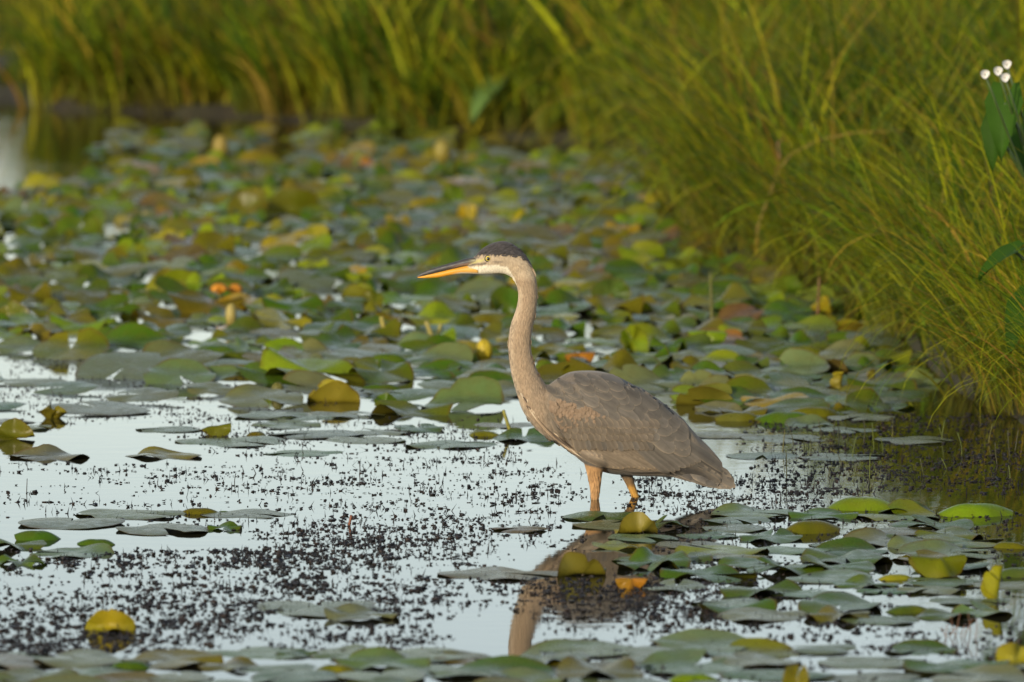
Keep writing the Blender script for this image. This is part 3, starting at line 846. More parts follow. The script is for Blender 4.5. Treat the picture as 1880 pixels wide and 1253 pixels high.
fill([(150, 235), (700, 235), (1150, 262), (700, 275), (150, 285)], 40, BED_K, BED_T, size=(.06, .11), gap=.8)
fill([(300, 640), (1680, 640), (1700, 720), (1560, 800), (1300, 760), (1240, 720), (1000, 700), (900, 690), (360, 680)], 90, dict(flat=40, rim=34, wavy=18, dome=8), dict(green=30, grey=45, olive=20, bright=5), size=(.06, .11), gap=.74)
fill([(-400, 690), (930, 690), (960, 800), (700, 830), (300, 800), (0, 790), (-400, 760)], 14, dict(flat=60, rim=30, wavy=10), dict(green=20, grey=70, olive=10), size=(.07, .12), gap=.8)
fill([(1200, 960), (1900, 930), (1900, 1130), (1300, 1150), (1150, 1080)], 24, dict(flat=35, rim=40, wavy=20, dome=5), dict(green=40, grey=35, olive=15, bright=10), size=(.06, .11), gap=.66)
fill([(-50, 1205), (1900, 1190), (1900, 1330), (-50, 1330)], 60, dict(flat=60, rim=35, wavy=5), dict(green=25, grey=65, olive=10), size=(.08, .13), gap=.72)

def pad_build(q, lod):
    nr, nt = ((7, 38), (5, 26), (4, 18))[lod]
    V, F, rad, ang = pad_mesh(q['R'], nr=nr, nt=nt, **q['kw'])
    t_ = np.array(TONES[q['tone']]) * np.array([random.uniform(.82, 1.2), random.uniform(.86, 1.15), random.uniform(.8, 1.2)])
    if q['tone'] != 'grey':   # leaf blades vary from rim to middle
        t2 = np.array(TONES[random.choice(['green', 'olive', 'green', 'yellow', 'grey'])])
        w = (.5 + .5 * np.sin(ang * random.choice((1, 2)) + random.uniform(0, 6)))[:, None] * random.uniform(.1, .45)
        T = t_ * (1 - w) + t2 * w
    else:
        T = np.tile(t_, (len(V), 1))
    return V, F, rad, ang, T

def thick(V, F, th=.0012):
    """Give the leaf its under side: a second sheet a leaf's thickness below, closed by the first along the rim."""
    e1, e2 = V[F[:, 1]] - V[F[:, 0]], V[F[:, 2]] - V[F[:, 0]]
    fn = np.cross(e1, e2); N = np.zeros_like(V)
    for k_ in range(3): np.add.at(N, F[:, k_], fn)
    N /= np.maximum(np.linalg.norm(N, axis=1), 1e-12)[:, None]
    V2 = V - N * th
    return np.concatenate([V, V2]), np.concatenate([F, F[:, ::-1] + len(V)])

for q in PADS:
    q['s'] = to_px(np.array(q['p']))[0]
    vis = -60 < q['s'][0] < 1940 and 200 < q['s'][1] < 1300
    tall = dict(flat=.12, rim=.3, wavy=.3).get(q['kind'], .7)
    q['area'] = (q['R'] / (K * q['s'][2])) ** 2 * tall * vis * (10 if q['label'] else 1)
PADS.sort(key=lambda q: -q['area'])
SIZE = lambda q: 'small' if q['R'] < .085 else ('broad' if q['R'] > .125 else '')
STATE = dict(flat='lying flat', rim='with a curled rim', wavy='with rippled edges', dome='humped like a dome', fold='folded half upright', flap='half flipped over', taco='with both edges raised',
             tent='bent like a tent', up='standing on edge', crown='standing in a crown shape', rolled='rolled into an upright tube')
TONE = dict(green='green', bright='bright green', olive='olive', yellow='yellow', grey='sky-greyed', brown='brown', amber='amber')
MARKS = [((1091, 915), "the heron legs"), ((1330, 890), "the heron tail"), ((900, 840), "the open water before the heron breast"), ((196, 1160), "the yellow folded pad"), ((95, 768), "the crown-shaped pad"), ((395, 800), "the tent-shaped pad"),
         ((612, 738), "the taco-folded pad"), ((1488, 977), "the smooth olive dome pad"), ((1838, 1102), "the tall rolled leaf"), ((1066, 1056), "the flipped olive pad"), ((1545, 716), "the rolled yellow leaf"), ((935, 790), "the leaning yellow stem"),
         ((1600, 588), "the foot of the grassy bank"), ((1162, 642), "the upright bright green pad"), ((890, 650), "the yellow flower bud"), ((425, 600), "the pale tall bud"), ((415, 560), "the orange pond flower"), ((960, 1190), "the neck reflection"),
         ((700, 620), "the pale leaf stalks"), ((640, 300), "the foot of the back bank"), ((60, 300), "the bright gap in the back bank"), ((1230, 420), "the corner of the grassy bank"), ((640, 955), "the red-brown leaf shard"), ((1760, 1150), "the thin red sprigs")]
MP = [(at(*m[0]), m[1]) for m in MARKS]
def zone(q):
    x, y, _ = q['p']
    m = sorted(MP, key=lambda m: math.hypot((m[0].x - x), (m[0].y - y) * .25))
    return m[0][1], m[1][1], m[2][1]
USED = set()
def pad_label(q):
    a, b_, c_ = zone(q)
    head = (SIZE(q), TONE[q['tone']], 'lily pad', STATE[q['kind']])
    for h in (head, head[1:]):
        for z_ in ('near ' + a, f'between {a} and {b_}', f'between {a} and {c_}', f'towards {b_}'):
            lab = ' '.join(w for w in (*h, z_) if w)
            if lab not in USED and len(lab.replace('-', ' ').split()) <= 16:
                USED.add(lab); return lab
    return ' '.join(w for w in (*head, 'near ' + a) if w)
stuff = []
for i, q in enumerate(PADS):
    if i < 300 and q['area'] > 0:
        V, F, rad, ang, T = pad_build(q, 0 if q['R'] / (K * q['s'][2]) > 40 else 1)
        n0, f0 = len(V), len(F)
        V, F = thick(V, F)
        me = mesh_np('lily_pad', V, F, [M['pad_top'], M['pad_under']], {'tint': np.concatenate([T, T]), 'rad': np.concatenate([rad, rad]), 'ang': np.concatenate([ang, ang])}, fmat=np.repeat([0, 1], f0))
        o = obj('lily_pad', me, loc=q['p'])
        lab = q['label'] or pad_label(q)
        tag(o, lab, 'lily pad', 'lily pads on the pond')
    else:
        stuff.append(q)
Vs, Fs, Ts, Rs, As = [], [], [], [], []; b = 0
for q in stuff:
    V, F, rad, ang, T = pad_build(q, 1 if q['s'][2] < 22 else 2)
    Vs.append(V + np.array(q['p'])); Fs.append(F + b); b += len(V); Ts.append(T); Rs.append(rad); As.append(ang)
if stuff:
    o = obj('lily_pad_cover', mesh_np('lily_pad_cover', np.concatenate(Vs), np.concatenate(Fs), [M['pad_top']], {'tint': np.concatenate(Ts), 'rad': np.concatenate(Rs), 'ang': np.concatenate(As)}))
    tag(o, 'dense cover of small lily pads filling the pond behind the heron', 'lily pads', kind='stuff')

# ------------------------------------------------------------------ floating debris
def debris(n, dens, big):
    """Dark bits of rotting weed: flattened knobs in little strings, some with a sprig standing up."""
    oct_v = np.array([(x, y, z) for x in (-.8, .8) for y in (-.8, .8) for z in (-.3, .7)], float)
    oct_f = np.array([(0, 1, 3), (0, 3, 2), (4, 6, 7), (4, 7, 5), (0, 4, 5), (0, 5, 1), (2, 3, 7), (2, 7, 6), (1, 5, 7), (1, 7, 3), (0, 2, 6), (0, 6, 4)])
    P, Sz = [], []
    for poly, cnt, sc in dens:
        Q = np.array(poly, float); lo, hi = Q.min(0), Q.max(0); k_ = 0; g = 0
        ya, yb = at(940, hi[1]).y, at(940, lo[1]).y
        while k_ < cnt and g < cnt * 40:
            g += 1
            y = random.uniform(ya, yb); d = y + DIST
            px = random.uniform(lo[0], hi[0]); x = CAMX + (px - 940) * K * d
            q = to_px(np.array((x, y, 0)))[0]
            sdv = poly_sd(q[:1], q[1:2], poly)[0]
            if sdv < 0 and random.random() > math.exp(sdv / 14): continue
            if math.sin(x * 4.1 + 1.7 * math.sin(y * 1.9)) * math.sin(y * 2.6 + x * 2.2) < random.uniform(-1.3, .45): continue
            m = random.choice((1, 1, 2, 3, 5, 7))
            a = random.uniform(-.5, .5)
            for j in range(m):
                s = min(random.lognormvariate(0, .5), 1.9) * .0022 * sc
                o_ = random.gauss(0, .010 * m ** .6)
                P.append((x + o_ * math.cos(a) + random.gauss(0, .004), y + o_ * math.sin(a) * 1.5 + random.gauss(0, .012), random.uniform(0, .0015)))
                Sz.append((s * random.uniform(.8, 1.9), s * random.uniform(.8, 1.6), s * random.uniform(.35, 1.3)))
            k_ += 1
    P, Sz = np.array(P), np.array(Sz); n_ = len(P)
    ro = np.random.default_rng(3)
    V = oct_v[None] * Sz[:, None] * ro.uniform(.3, 1.35, (n_, 8, 1)) + ro.normal(0, .28, (n_, 8, 3)) * Sz[:, None]
    an = ro.uniform(0, 6.28, n_); c, s = np.cos(an)[:, None], np.sin(an)[:, None]
    V = np.stack([V[..., 0] * c - V[..., 1] * s, V[..., 0] * s + V[..., 1] * c, V[..., 2]], -1) + P[:, None]
    F = (oct_f[None] + (np.arange(n_) * 8)[:, None, None]).reshape(-1, 3)
    base = np.array([(.007, .005, .007), (.009, .006, .005), (.005, .005, .008), (.020, .010, .006)])[ro.integers(0, 4, n_)] * ro.uniform(.6, 1.4, (n_, 1))
    T = np.repeat(base, 8, 0)
    # sprigs
    k_ = ro.choice(n_, n_ // 7, replace=False)
    h = ro.uniform(.006, .020, len(k_)); w = ro.uniform(.0008, .0018, len(k_)); lx, ly = ro.normal(0, .006, (2, len(k_)))
    B = P[k_]
    SV = np.stack([B + np.stack([w, w * 0, w * 0], 1), B - np.stack([w, w * 0, w * 0], 1), B + np.stack([w * 0, w, w * 0], 1), B + np.stack([lx, ly, h], 1)], 1)
    SF = (np.array([(0, 1, 3), (1, 2, 3), (2, 0, 3)])[None] + (np.arange(len(k_)) * 4)[:, None, None] + len(V) * 8).reshape(-1, 3)
    V = np.concatenate([V.reshape(-1, 3), SV.reshape(-1, 3)]); T = np.concatenate([T, np.repeat(base[k_], 4, 0)])
    o = obj('floating_debris', mesh_np('floating_debris', V, np.concatenate([F, SF]), [M['debris']], {'tint': T}))
    return tag(o, 'dark purple-brown specks of weed floating on the open water', 'debris', kind='stuff')
debris(0, [([(-40, 1040), (420, 1010), (900, 1030), (960, 1090), (760, 1130), (560, 1100), (330, 1180), (-40, 1210)], 1350, 1.2),
           ([(0, 855), (1040, 850), (1060, 990), (700, 1040), (450, 1030), (470, 960), (0, 935)], 850, .9),
           ([(560, 960), (900, 950), (900, 1050), (560, 1050)], 330, 1.05),
           ([(950, 1060), (1330, 1060), (1300, 1150), (1000, 1170)], 330, 1.1),
           ([(1000, 1090), (1880, 1170), (1880, 1253), (1400, 1253), (1000, 1230)], 420, 1.1),
           ([(1180, 870), (1520, 880), (1500, 930), (1280, 945), (1150, 925)], 420, .85),
           ([(1380, 775), (1900, 760), (1900, 910), (1450, 910)], 900, .95),
           ([(1150, 960), (1880, 940), (1880, 1150), (1150, 1150)], 700, .9),
           ([(0, 645), (600, 650), (620, 760), (0, 780)], 620, .8), ([(300, 760), (960, 800), (960, 850), (500, 850)], 420, .8),
           ([(0, 1160), (800, 1150), (800, 1200), (0, 1200)], 260, 1.1)], 1)

# ------------------------------------------------------------------ grass
def blades(name, roots, L, az, lean, droop, W, tints, nseg=7, mat='grass', twist=None):
    """Arching strips: lean is the start angle from the vertical, droop how far it bends over by the tip (radians)."""
    n = len(roots); ro = np.random.default_rng(11)
    u = np.linspace(0, 1, nseg + 1)
    ph = lean[:, None] + droop[:, None] * u[None] ** 1.5
    pm = (ph[:, 1:] + ph[:, :-1]) / 2; st = (L / nseg)[:, None]
    hr = np.concatenate([np.zeros((n, 1)), np.cumsum(np.sin(pm) * st, 1)], 1)
    vr = np.concatenate([np.zeros((n, 1)), np.cumsum(np.cos(pm) * st, 1)], 1)
    dx, dy = np.cos(az)[:, None], np.sin(az)[:, None]
    bow = (ro.normal(0, .10, n) * L)[:, None] * u[None] ** 2
    Cx = roots[:, :1] + hr * dx - bow * dy; Cy = roots[:, 1:2] + hr * dy + bow * dx; Cz = roots[:, 2:] + vr
    tw = az + math.pi / 2 + ro.normal(0, .9, n)
    wu = np.minimum(1, .55 + 1.2 * u) * (1 - u ** 2.2) ** .8 + .02
    hw = (W / 2)[:, None] * wu[None]
    ox, oy = np.cos(tw)[:, None] * hw, np.sin(tw)[:, None] * hw
    A = np.stack([Cx - ox, Cy - oy, Cz], -1); B = np.stack([Cx + ox, Cy + oy, Cz], -1)
    V = np.stack([A, B], 2).reshape(-1, 3)
    base = (np.arange(n) * 2 * (nseg + 1))[:, None] + (np.arange(nseg) * 2)[None]
    F = np.stack([base, base + 1, base + 3, base + 2], -1).reshape(-1, 4)
    T = np.repeat(tints[:, None], 2 * (nseg + 1), 1)
    shade = np.array([.80, .72, .62]) * 1.0
    k_ = np.clip(1 - u * 2.2, 0, 1)                       # straw-coloured sheaths at the foot
    k_ = np.repeat(k_, 2)[None, :, None] * .55
    T = (T * (1 - k_) + np.array((.135, .095, .022)) * k_).reshape(-1, 3)
    return mesh_np(name, V, F, [M[mat]], {'tint': T})

GT = np.array([(.145, .195, .004), (.085, .155, .004), (.270, .285, .006), (.290, .260, .008), (.038, .082, .005), (.30, .21, .02), (.25, .13, .02)])
GW = np.array([.26, .20, .17, .14, .14, .06, .03])

def bank(name, label, xr, yr, n_tuft, per, L0, W0, cond, lean_out=None, out_k=.25, spread=1.2, droop0=(.6, 1.9), seed=5, hmax=None, nseg=7, gain=1.0):
    ro = np.random.default_rng(seed)
    T0 = np.stack([ro.uniform(*xr, n_tuft * 6), ro.uniform(*yr, n_tuft * 6)], 1)
    sd = shore_dist(T0)
    T0 = T0[(sd > -.02) & cond(T0, sd)][:n_tuft]
    m = len(T0)
    per_t = ro.integers(int(per * .6), int(per * 1.4), m)
    ti = np.repeat(np.arange(m), per_t); n = len(ti)
    rad = np.repeat(ro.uniform(.06, .20, m), per_t)
    a = ro.uniform(0, 2 * math.pi, n); rr = np.sqrt(ro.random(n)) * rad
    P = T0[ti] + np.stack([np.cos(a) * rr, np.sin(a) * rr], 1)
    z = np.maximum(land_z(P), -.05)
    flow = np.repeat(ro.uniform(0, 2 * math.pi, m), per_t)
    if lean_out is not None:
        fo = np.arctan2(lean_out[1], lean_out[0]) + ro.normal(0, spread, m)
        flow = np.where(ro.random(n) < out_k * 2, np.repeat(fo, per_t), flow)
    az = np.arctan2(np.sin(a) * .8 + np.sin(flow) * 1.1, np.cos(a) * .8 + np.cos(flow) * 1.1) + ro.normal(0, .75, n)
    tl = np.repeat(ro.uniform(.75, 1.25, m), per_t)
    L = np.clip(ro.normal(1, .22, n), .4, 1.6) * tl * L0
    if hmax is not None: L *= np.clip(hmax(P), .25, 1.6)
    lean = np.abs(ro.normal(.12, .16, n)) + rr * 1.0
    droop = ro.uniform(*droop0, n)
    W = ro.uniform(.6, 1.5, n) * W0
    ci = ro.choice(len(GT), n, p=GW)
    ct = np.repeat(ro.choice(len(GT), m, p=GW), per_t)
    ci = np.where(ro.random(n) < .45, ct, ci)
    tint = GT[ci] * ro.uniform(.6, 1.5, (n, 1)) * np.repeat(ro.uniform(.45, 1.35, m), per_t)[:, None]
    tint = tint * gain * .86
    roots = np.column_stack([P, z - .02])
    o = obj(name, blades(name, roots, L, az, lean, droop, W, tint, nseg))
    return tag(o, label, 'grass', kind='stuff')

bank('bank_grass', 'tall yellow-green grass along the far back bank', (-6.5, 3.5), (19, 30), 430, 40, .86, .021, lambda P, s: (s < 5.5) & (P[:, 1] > 17.5) & (P[:, 0] > -3.2), (-.2, -1), .25, 1.3, (.3, 1.7), 5, lambda P: .80 + .06 * np.clip(shore_dist(P), 0, 3), 6)
bank('bank_grass', 'green grass standing beyond the low gap in the back bank', (-14, -2.6), (35, 44), 130, 46, .80, .014, lambda P, s: s > 8, (-.2, -1), .3, 1.2, (.3, 1.4), 6, None, 5)
bank('broad_sedge', 'scattered broad bright blades standing in the back bank grass', (-3.0, 1.6), (19.5, 24), 60, 5, .85, .045, lambda P, s: (s < 2.0) & (P[:, 1] > 18.5), (-.2, -1), .3, 1.4, (.2, 1.4), 31, None, 8, 1.15)
bank('arching_grass', 'long bright arching blades sweeping over the bank beside the heron', (.5, 3.2), (3, 17), 210, 7, 1.02, .0125, lambda P, s: (s < 2.2) & (P[:, 1] > 3.2), (-1, -.5), .22, 1.5, (1.1, 2.7), 33, lambda P: np.interp(P[:, 1], [2, 6, 10, 16], [.60, .82, 1.05, 1.1]), 12, 1.35)
bank('waterside_grass', 'fringe of grass bending to the water along the foot of the back bank', (-3.0, 1.2), (19, 26), 110, 40, .55, .019, lambda P, s: (s < .45) & (P[:, 1] > 18.5), (-.2, -1), .3, 1.2, (.5, 2.2), 9, None, 6)
bank('short_sedge', 'low brownish sedge on the flat ground of the gap in the back bank', (-9, -2.7), (25.5, 36), 520, 18, .17, .014, lambda P, s: s > .1, (-.2, -1), .3, 1.2, (.3, 1.9), 16, None, 5)
bank('bank_grass', 'drooping fine grass on the bank beside the heron', (.3, 3.6), (2.5, 17), 520, 44, .76, .0100, lambda P, s: (s < 2.6) & (P[:, 1] > 2.4), (-1, -.5), .12, 1.6, (.5, 2.6), 8, lambda P: np.interp(P[:, 1], [2, 6, 10, 16], [.62, .82, 1.08, 1.15]) + .10 * np.clip(shore_dist(P), 0, 2), 8)
# sharp overhanging tussocks by the water's edge
def tussock(x, y, n, L0, out, label, seed, W0=.0042):
    ro = np.random.default_rng(seed)
    a = ro.uniform(0, 2 * math.pi, n); rr = np.sqrt(ro.random(n)) * .16
    P = np.stack([np.cos(a) * rr, np.sin(a) * rr, np.zeros(n)], 1)
    az = np.where(ro.random(n) < .6, out + ro.normal(0, .55, n), a + ro.normal(0, .4, n))
    ci = ro.choice(len(GT), n, p=GW)
    me = blades('foliage', P, np.clip(ro.normal(1, .25, n), .3, 1.6) * L0, az, np.abs(ro.normal(.15, .2, n)), ro.uniform(.8, 2.7, n), ro.uniform(.5, 1.5, n) * W0, GT[ci] * ro.uniform(.75, 1.35, (n, 1)), 10)
    z = max(-.02, float(land_z(np.array((x, y)))[0]) - .02)
    o = obj('grass_tussock', me, loc=(x, y, z))
    return tag(o, label, 'grass tussock', 'sedge tussocks at the water edge')
tussock(1.34, 2.4, 420, .62, 3.5, 'fine-bladed tussock arching low over the water behind the heron tail', 1)
tussock(1.30, 3.6, 420, .66, 3.4, 'tussock with long pale blades hanging over pads at the bank', 2)
tussock(1.42, 1.3, 360, .55, 3.6, 'short tussock at the tip of the bank nearest the heron', 3)
tussock(1.20, 5.2, 420, .70, 3.3, 'bushy tussock on the bank behind the rolled lily leaves', 4, .005)
tussock(.98, 8.0, 420, .80, 3.3, 'tall tussock at the bend of the bank beyond the heron tail', 5, .0055)
tussock(.72, 9.9, 420, .85, 3.2, 'leaning tussock at the corner where the bank turns away', 6, .006)
tussock(1.75, 2.6, 460, .72, 3.3, 'upright green tussock behind the overhanging one at the bank tip', 7)
tussock(1.66, 4.2, 460, .78, 3.3, 'thick tussock beside the dark arrow-shaped leaves', 8)


# ------------------------------------------------------------------ single plants, buds and twigs
def tube(pts, rad, sides=8):
    pts = [Vector(p) for p in pts]; V, F = [], []
    rr = rad if isinstance(rad, (list, tuple)) else [rad] * len(pts)
    for i, p in enumerate(pts):
        d = (pts[min(i + 1, len(pts) - 1)] - pts[max(i - 1, 0)]).normalized()
        a = d.cross(Vector((0, 1, .01))).normalized(); b_ = d.cross(a)
        for j in range(sides):
            t_ = 2 * math.pi * j / sides
            V.append(tuple(p + (a * math.cos(t_) + b_ * math.sin(t_)) * rr[i]))
    for i in range(len(pts) - 1):
        for j in range(sides):
            k_ = (j + 1) % sides
            F.append((i * sides + j, i * sides + k_, (i + 1) * sides + k_, (i + 1) * sides + j))
    F.append(tuple(range(sides))[::-1]); F.append(tuple(range((len(pts) - 1) * sides, len(pts) * sides)))
    return np.array(V), F

def part(name, VF, mat, tint, parent, loc=None):
    V, F = VF
    return obj(name, mesh_np(name, V, F, [M[mat]], {'tint': np.tile(np.array(tint), (len(V), 1)) if np.ndim(tint) == 1 else tint}), parent, loc)

def curve_pts(a, b, sag, n=9):
    a, b = Vector(a), Vector(b)
    return [a.lerp(b, i / (n - 1)) + Vector(sag) * math.sin(math.pi * i / (n - 1)) for i in range(n)]

def stalk(px, py, dx, dy, r, tint, name, label, cat, sag=(0, 0, 0), group=None, depth=0.0):
    """A stem rising from the water at a surveyed place; dx, dy in photo pixels to its tip."""
    p = at(px, py); f = K * math.hypot(p.y + DIST, CAMH)
    V, F = tube(curve_pts((0, 0, -.03), (dx * f, depth, dy * f), sag), list(np.linspace(r, r * .7, 9)))
    o = obj(name, mesh_np(name, V, F, [M['stem']], {'tint': np.tile(np.array(tint), (len(V), 1))}), loc=p)
    return tag(o, label, cat, group)

stalk(944, 797, -20, 44, .006, (.26, .24, .03), 'lily_stalk', 'leaning yellow-green stem poking from the water before the heron breast', 'stem')
stalk(712, 622, -12, 40, .010, (.36, .30, .06), 'lily_stalk', 'pale yellow upright leaf stalk among green pads behind the bill', 'stem')
stalk(806, 636, -24, 46, .010, (.33, .28, .07), 'lily_stalk', 'pale leaning leaf stalk, one of a crossing pair behind the bill', 'stem', group='crossing pair of pale stalks')
stalk(792, 634, 18, 40, .009, (.28, .26, .06), 'lily_stalk', 'olive leaning leaf stalk crossing a paler one behind the bill', 'stem')
stalk(1300, 735, 22, 30, .006, (.32, .29, .07), 'lily_stalk', 'pale short stalk leaning over pads just behind the heron back', 'stem')
stalk(1308, 737, 24, 32, .005, (.26, .25, .05), 'lily_stalk', 'thin olive stalk beside the pale short stalk behind the heron back', 'stem')
stalk(1500, 600, 4, 90, .006, (.16, .075, .02), 'reed_stalk', 'red-brown reed stalk standing in the water beneath the drooping grass', 'stalk')
stalk(1308, 600, -4, 100, .006, (.12, .12, .02), 'reed_stalk', 'blurred green-brown reed stalk standing apart from the bank grass', 'stalk')
stalk(48, 905, 2, 26, .0013, (.02, .014, .012), 'twig', 'thin dark twig standing straight up from the open water', 'twig')
stalk(652, 872, 8, 22, .0016, (.02, .014, .012), 'twig', 'dark twig leaning over floating specks in open water', 'twig', (.006, 0, 0))
stalk(480, 870, -16, 12, .0014, (.02, .014, .012), 'twig', 'short dark twig lying low over the open water', 'twig')
stalk(437, 888, -4, 18, .0013, (.02, .014, .012), 'twig', 'tiny bent dark twig beyond the long flat pads', 'twig', (-.006, 0, 0))
stalk(930, 912, 18, 14, .0013, (.02, .014, .012), 'twig', 'curved thin dark twig before the heron legs', 'twig', (.006, 0, -.006))
stalk(636, 966, 9, 20, .0042, (.20, .06, .02), 'leaf_shard', 'red-brown leaf shard sticking up from the debris', 'leaf')
for i in range(9):
    stalk(1735 + i * 6 + random.uniform(-3, 3), 1166 + random.uniform(-8, 8), random.uniform(-34, 30), random.uniform(14, 44), .0012, (.16, .07, .03), 'dead_sprig', 'thin reddish dead sprig in the cluster beside the tall rolled leaf', 'sprig', (random.uniform(-.01, .01), 0, 0), 'reddish dead sprigs')
for i in range(26):   # sprouts of young grass in the shallows under the bank
    x, y = random.uniform(1430, 1880), random.uniform(795, 880)
    stalk(x, y, random.uniform(-14, 10), random.uniform(12, 52), .0016, random.choice([(.10, .13, .012), (.06, .06, .02), (.14, .13, .02)]), 'grass_sprout', 'slim grass sprout standing in shallow water below the bank tussocks', 'grass sprout', (random.uniform(-.01, .01), 0, 0), 'grass sprouts in the shallows')

def bud(px, py, h, r, long, tint, label, sepal=None, open_=0.0, stem_t=(.11, .12, .02)):
    """A pond-lily bud: stalk, round calyx and cupped sepals."""
    p = at(px, py); f = K * math.hypot(p.y + DIST, CAMH)
    o = obj('pond_lily_flower', None, loc=p); tag(o, label, 'flower', 'pond lily flowers')
    part('stalk', tube(curve_pts((0, 0, -.03), (.0, 0, h * f), (.004, 0, 0)), .0055), 'stem', stem_t, o)
    V, F = uv_ball(r * f, (.82, .82, long * .9), 16, 10)
    part('calyx', (V, F), 'petal', tint, o, (0, 0, h * f + r * f * long * .7))
    for k_ in range(5):
        a = 2 * math.pi * k_ / 5 + .3; V = []
        for i in range(7):
            u = i / 6; w = math.sin(math.pi * (.12 + .80 * u)) * .62
            pol = math.pi * (1 - u * (.86 - .3 * open_))
            rad_ = math.sin(pol) * (1.04 + open_ * .5 * u)
            for v in (-1, -.5, 0, .5, 1):
                q = a + v * w
                V.append((rad_ * r * f * math.cos(q) * (1 - .04 * v * v), rad_ * r * f * math.sin(q) * (1 - .04 * v * v), -math.cos(pol) * -1 * -r * f * long))
        F = [(i * 5 + j, i * 5 + j + 1, (i + 1) * 5 + j + 1, (i + 1) * 5 + j) for i in range(6) for j in range(4)]
        part('sepal', (np.array(V), F), 'petal', sepal or tint, o, (0, 0, h * f + r * f * long * .7))
    return o
bud(889, 664, 4, 16, 1.4, (.50, .40, .02), 'round yellow pond lily bud beside the heron neck', (.55, .42, .02))
bud(424, 604, 10, 10, 2.2, (.42, .34, .10), 'pale tall pond lily bud standing among the crowded pads', (.44, .36, .10))
bud(510, 728, 2, 12, 1.2, (.16, .15, .02), 'small olive pond lily bud beside the taco-folded pad')
bud(403, 562, 24, 13, .8, (.62, .26, .01), 'orange open pond lily flower in the crowded pads', (.66, .27, .01), .8)
bud(432, 560, 22, 11, .9, (.62, .24, .01), 'orange pond lily flower beside its larger open twin', (.64, .25, .01), .6)
bud(405, 300, 10, 14, 1.8, (.34, .25, .04), 'blurred tan pond lily bud in the far pads')
bud(812, 316, 20, 15, 1.6, (.32, .26, .04), 'blurred yellow-tan bud at the foot of the back bank grass')

def arrow_leaf(L, W, n=12):
    """An arrowhead-shaped blade with two back lobes, curved along and across; along +x, base at the origin."""
    V, F = [], []
    us = np.linspace(-.38, 1, n)
    for u in us:
        w = W * .5 * ((1 - u) ** .75 * (1.0 if u > 0 else 1.0) if u > 0 else (1 + u * .9))
        g = max(0, -u) * .55 * W * .5
        for v in np.linspace(-1, 1, 9):
            y = math.copysign(g + (w - g) * abs(v), v) if abs(v) > .01 else 0
            uu = u if abs(v) > .2 or u > 0 else max(u, 0)
            V.append((uu * L, y, -.25 * L * max(uu, 0) ** 2 + .10 * W * abs(v) ** 1.5))
    F = [(i * 9 + j, i * 9 + j + 1, (i + 1) * 9 + j + 1, (i + 1) * 9 + j) for i in range(n - 1) for j in range(8)]
    return np.array(V), F

def orient(V, az, pitch, rollv=0.0):
    V = np.array(V); c, s_ = math.cos(rollv), math.sin(rollv)
    V = np.stack([V[:, 0], V[:, 1] * c - V[:, 2] * s_, V[:, 1] * s_ + V[:, 2] * c], 1)
    c, s_ = math.cos(pitch), math.sin(pitch)
    V = np.stack([V[:, 0] * c - V[:, 2] * s_, V[:, 1], V[:, 0] * s_ + V[:, 2] * c], 1)
    c, s_ = math.cos(az), math.sin(az)
    return np.stack([V[:, 0] * c - V[:, 1] * s_, V[:, 0] * s_ + V[:, 1] * c, V[:, 2]], 1)

def view_pt(px, py, d):
    a, b_ = (px - 940) * K, (626.5 - py) * K
    return Vector((CAMX + a * d, -DIST + d * (math.cos(PITCH) + b_ * math.sin(PITCH)), CAMH + d * (-math.sin(PITCH) + b_ * math.cos(PITCH))))

def arrowhead(root, leaves, flowers, label, tint=(.030, .075, .006)):
    o = obj('arrowhead_plant', None, loc=root); tag(o, label, 'plant', 'arrowhead plants')
    for (p, L, W, az, pit) in leaves:
        q = Vector(p) - Vector(root)
        part('leaf_stalk', tube(curve_pts((0, 0, -.03), q, (.03, 0, .02)), [.006] * 8 + [.004]), 'stem', (.05, .09, .02), o)
        V, F = arrow_leaf(L, W)
        lf = part('leaf', (orient(V, az, pit), F), 'leaf', tuple(np.array(tint) * random.uniform(.8, 1.25)), o, q)
    for p in flowers:
        q = Vector(p) - Vector(root)
        st = part('flower_stalk', tube(curve_pts((0, 0, -.03), q, (-.02, 0, .02)), .0035), 'stem', (.06, .10, .02), o)
        for k_ in range(3):
            V, F = [], []
            for i in range(5):
                for j in range(5):
                    u, v = i / 4, (j - 2) / 2
                    V.append((u * .017, v * .010 * math.sin(math.pi * (.15 + .75 * u)), .008 * u * u + .003 * v * v))
            F = [(i * 5 + j, i * 5 + j + 1, (i + 1) * 5 + j + 1, (i + 1) * 5 + j) for i in range(4) for j in range(4)]
            V = orient(V, 2 * math.pi * k_ / 3, .25); V = orient(V, -math.pi / 2, 0, 0); V = np.stack([V[:, 0], V[:, 2] * -1, V[:, 1]], 1)
            part('petal', (V, F), 'petal', (.80, .78, .72), o, q)
    return o
r1 = Vector((1.62, 3.0, .05))
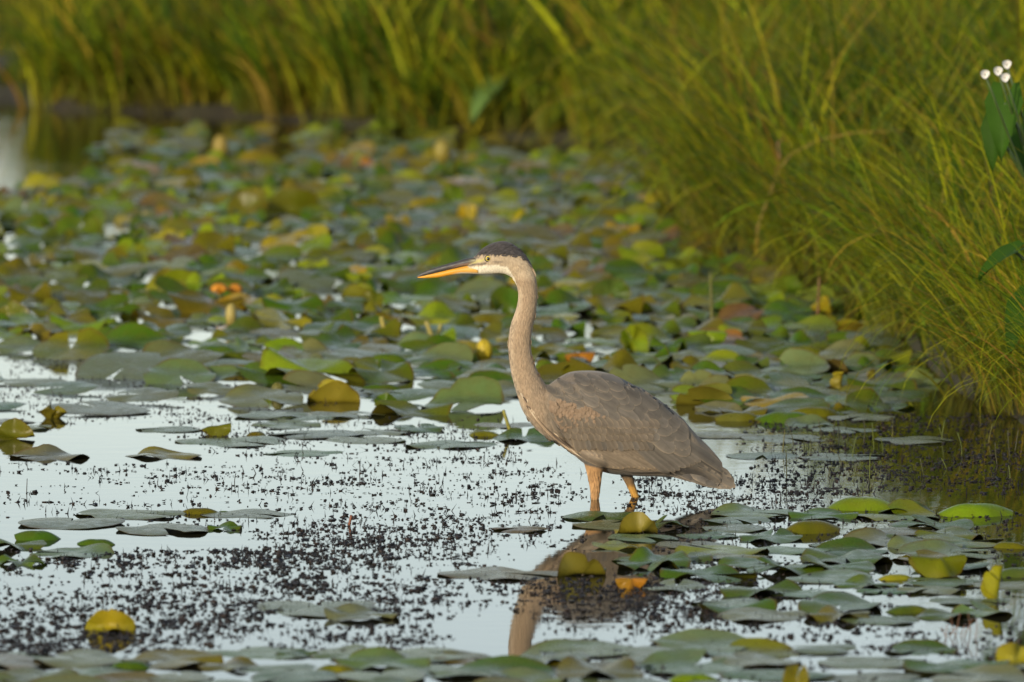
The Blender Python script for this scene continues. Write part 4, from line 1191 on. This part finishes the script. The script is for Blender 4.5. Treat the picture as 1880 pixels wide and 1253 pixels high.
arrowhead(r1, [(view_pt(1845, 190, 19.6), .17, .12, -1.9, -1.15), (view_pt(1825, 235, 19.7), .13, .08, -2.0, -1.3), (view_pt(1875, 240, 19.9), .20, .15, -1.2, -1.0)],
          [view_pt(1808, 136, 19.4), view_pt(1832, 130, 19.5), view_pt(1845, 142, 19.4), view_pt(1848, 118, 19.6)], 'arrowhead plant with dark green leaves and white flowers on the grassy bank')
r2 = Vector((1.70, 1.9, .04))
arrowhead(r2, [(view_pt(1862, 462, 18.7), .14, .12, -2.6, -.35), (view_pt(1885, 560, 18.6), .16, .12, -2.2, -.8)], [], 'low dark-leaved arrowhead plant inside the overhanging tussock')
r3 = Vector((.62, 22.4, .1))
arrowhead(r3, [(view_pt(1120, 120, 39.2), .22, .14, -1.7, -1.0)], [view_pt(1150, 64, 38.6), view_pt(1178, 72, 38.6)], 'blurred arrowhead plant with two white flowers in the back bank grass', (.06, .11, .02))
r4 = Vector((-.42, 20.6, .04))
arrowhead(r4, [(view_pt(905, 160, 37.4), .26, .20, -2.4, -.7)], [], 'single broad pale green arrowhead leaf leaning from the back bank', (.10, .17, .04))

def bent_stalk(pxs, d, r, tint, label):
    pts = [view_pt(x, y, d) for x, y in pxs]
    root = Vector((pts[0].x, pts[0].y, pts[0].z))
    V, F = tube([p - root for p in pts], list(np.linspace(r, r * .6, len(pts))))
    o = obj('dry_stalk', mesh_np('dry_stalk', V, F, [M['stem']], {'tint': np.tile(np.array(tint), (len(V), 1))}), loc=root)
    return tag(o, label, 'stalk', 'dry stalks in the grass')
bent_stalk([(1388, 470), (1392, 415), (1410, 365), (1432, 310), (1452, 285), (1500, 258), (1570, 244), (1660, 240)], 25.0, .0050, (.30, .20, .02), 'long arching straw-orange stalk bowing over the bank grass')
bent_stalk([(1420, 330), (1432, 290), (1428, 262), (1440, 255)], 25.1, .007, (.20, .10, .02), 'short rusty broken stalk in the bank grass')
bent_stalk([(1040, 130), (1036, 70), (1044, 30), (1062, 10)], 38.6, .028, (.34, .16, .012), 'blurred orange-yellow dead leaf upright in the back bank grass')
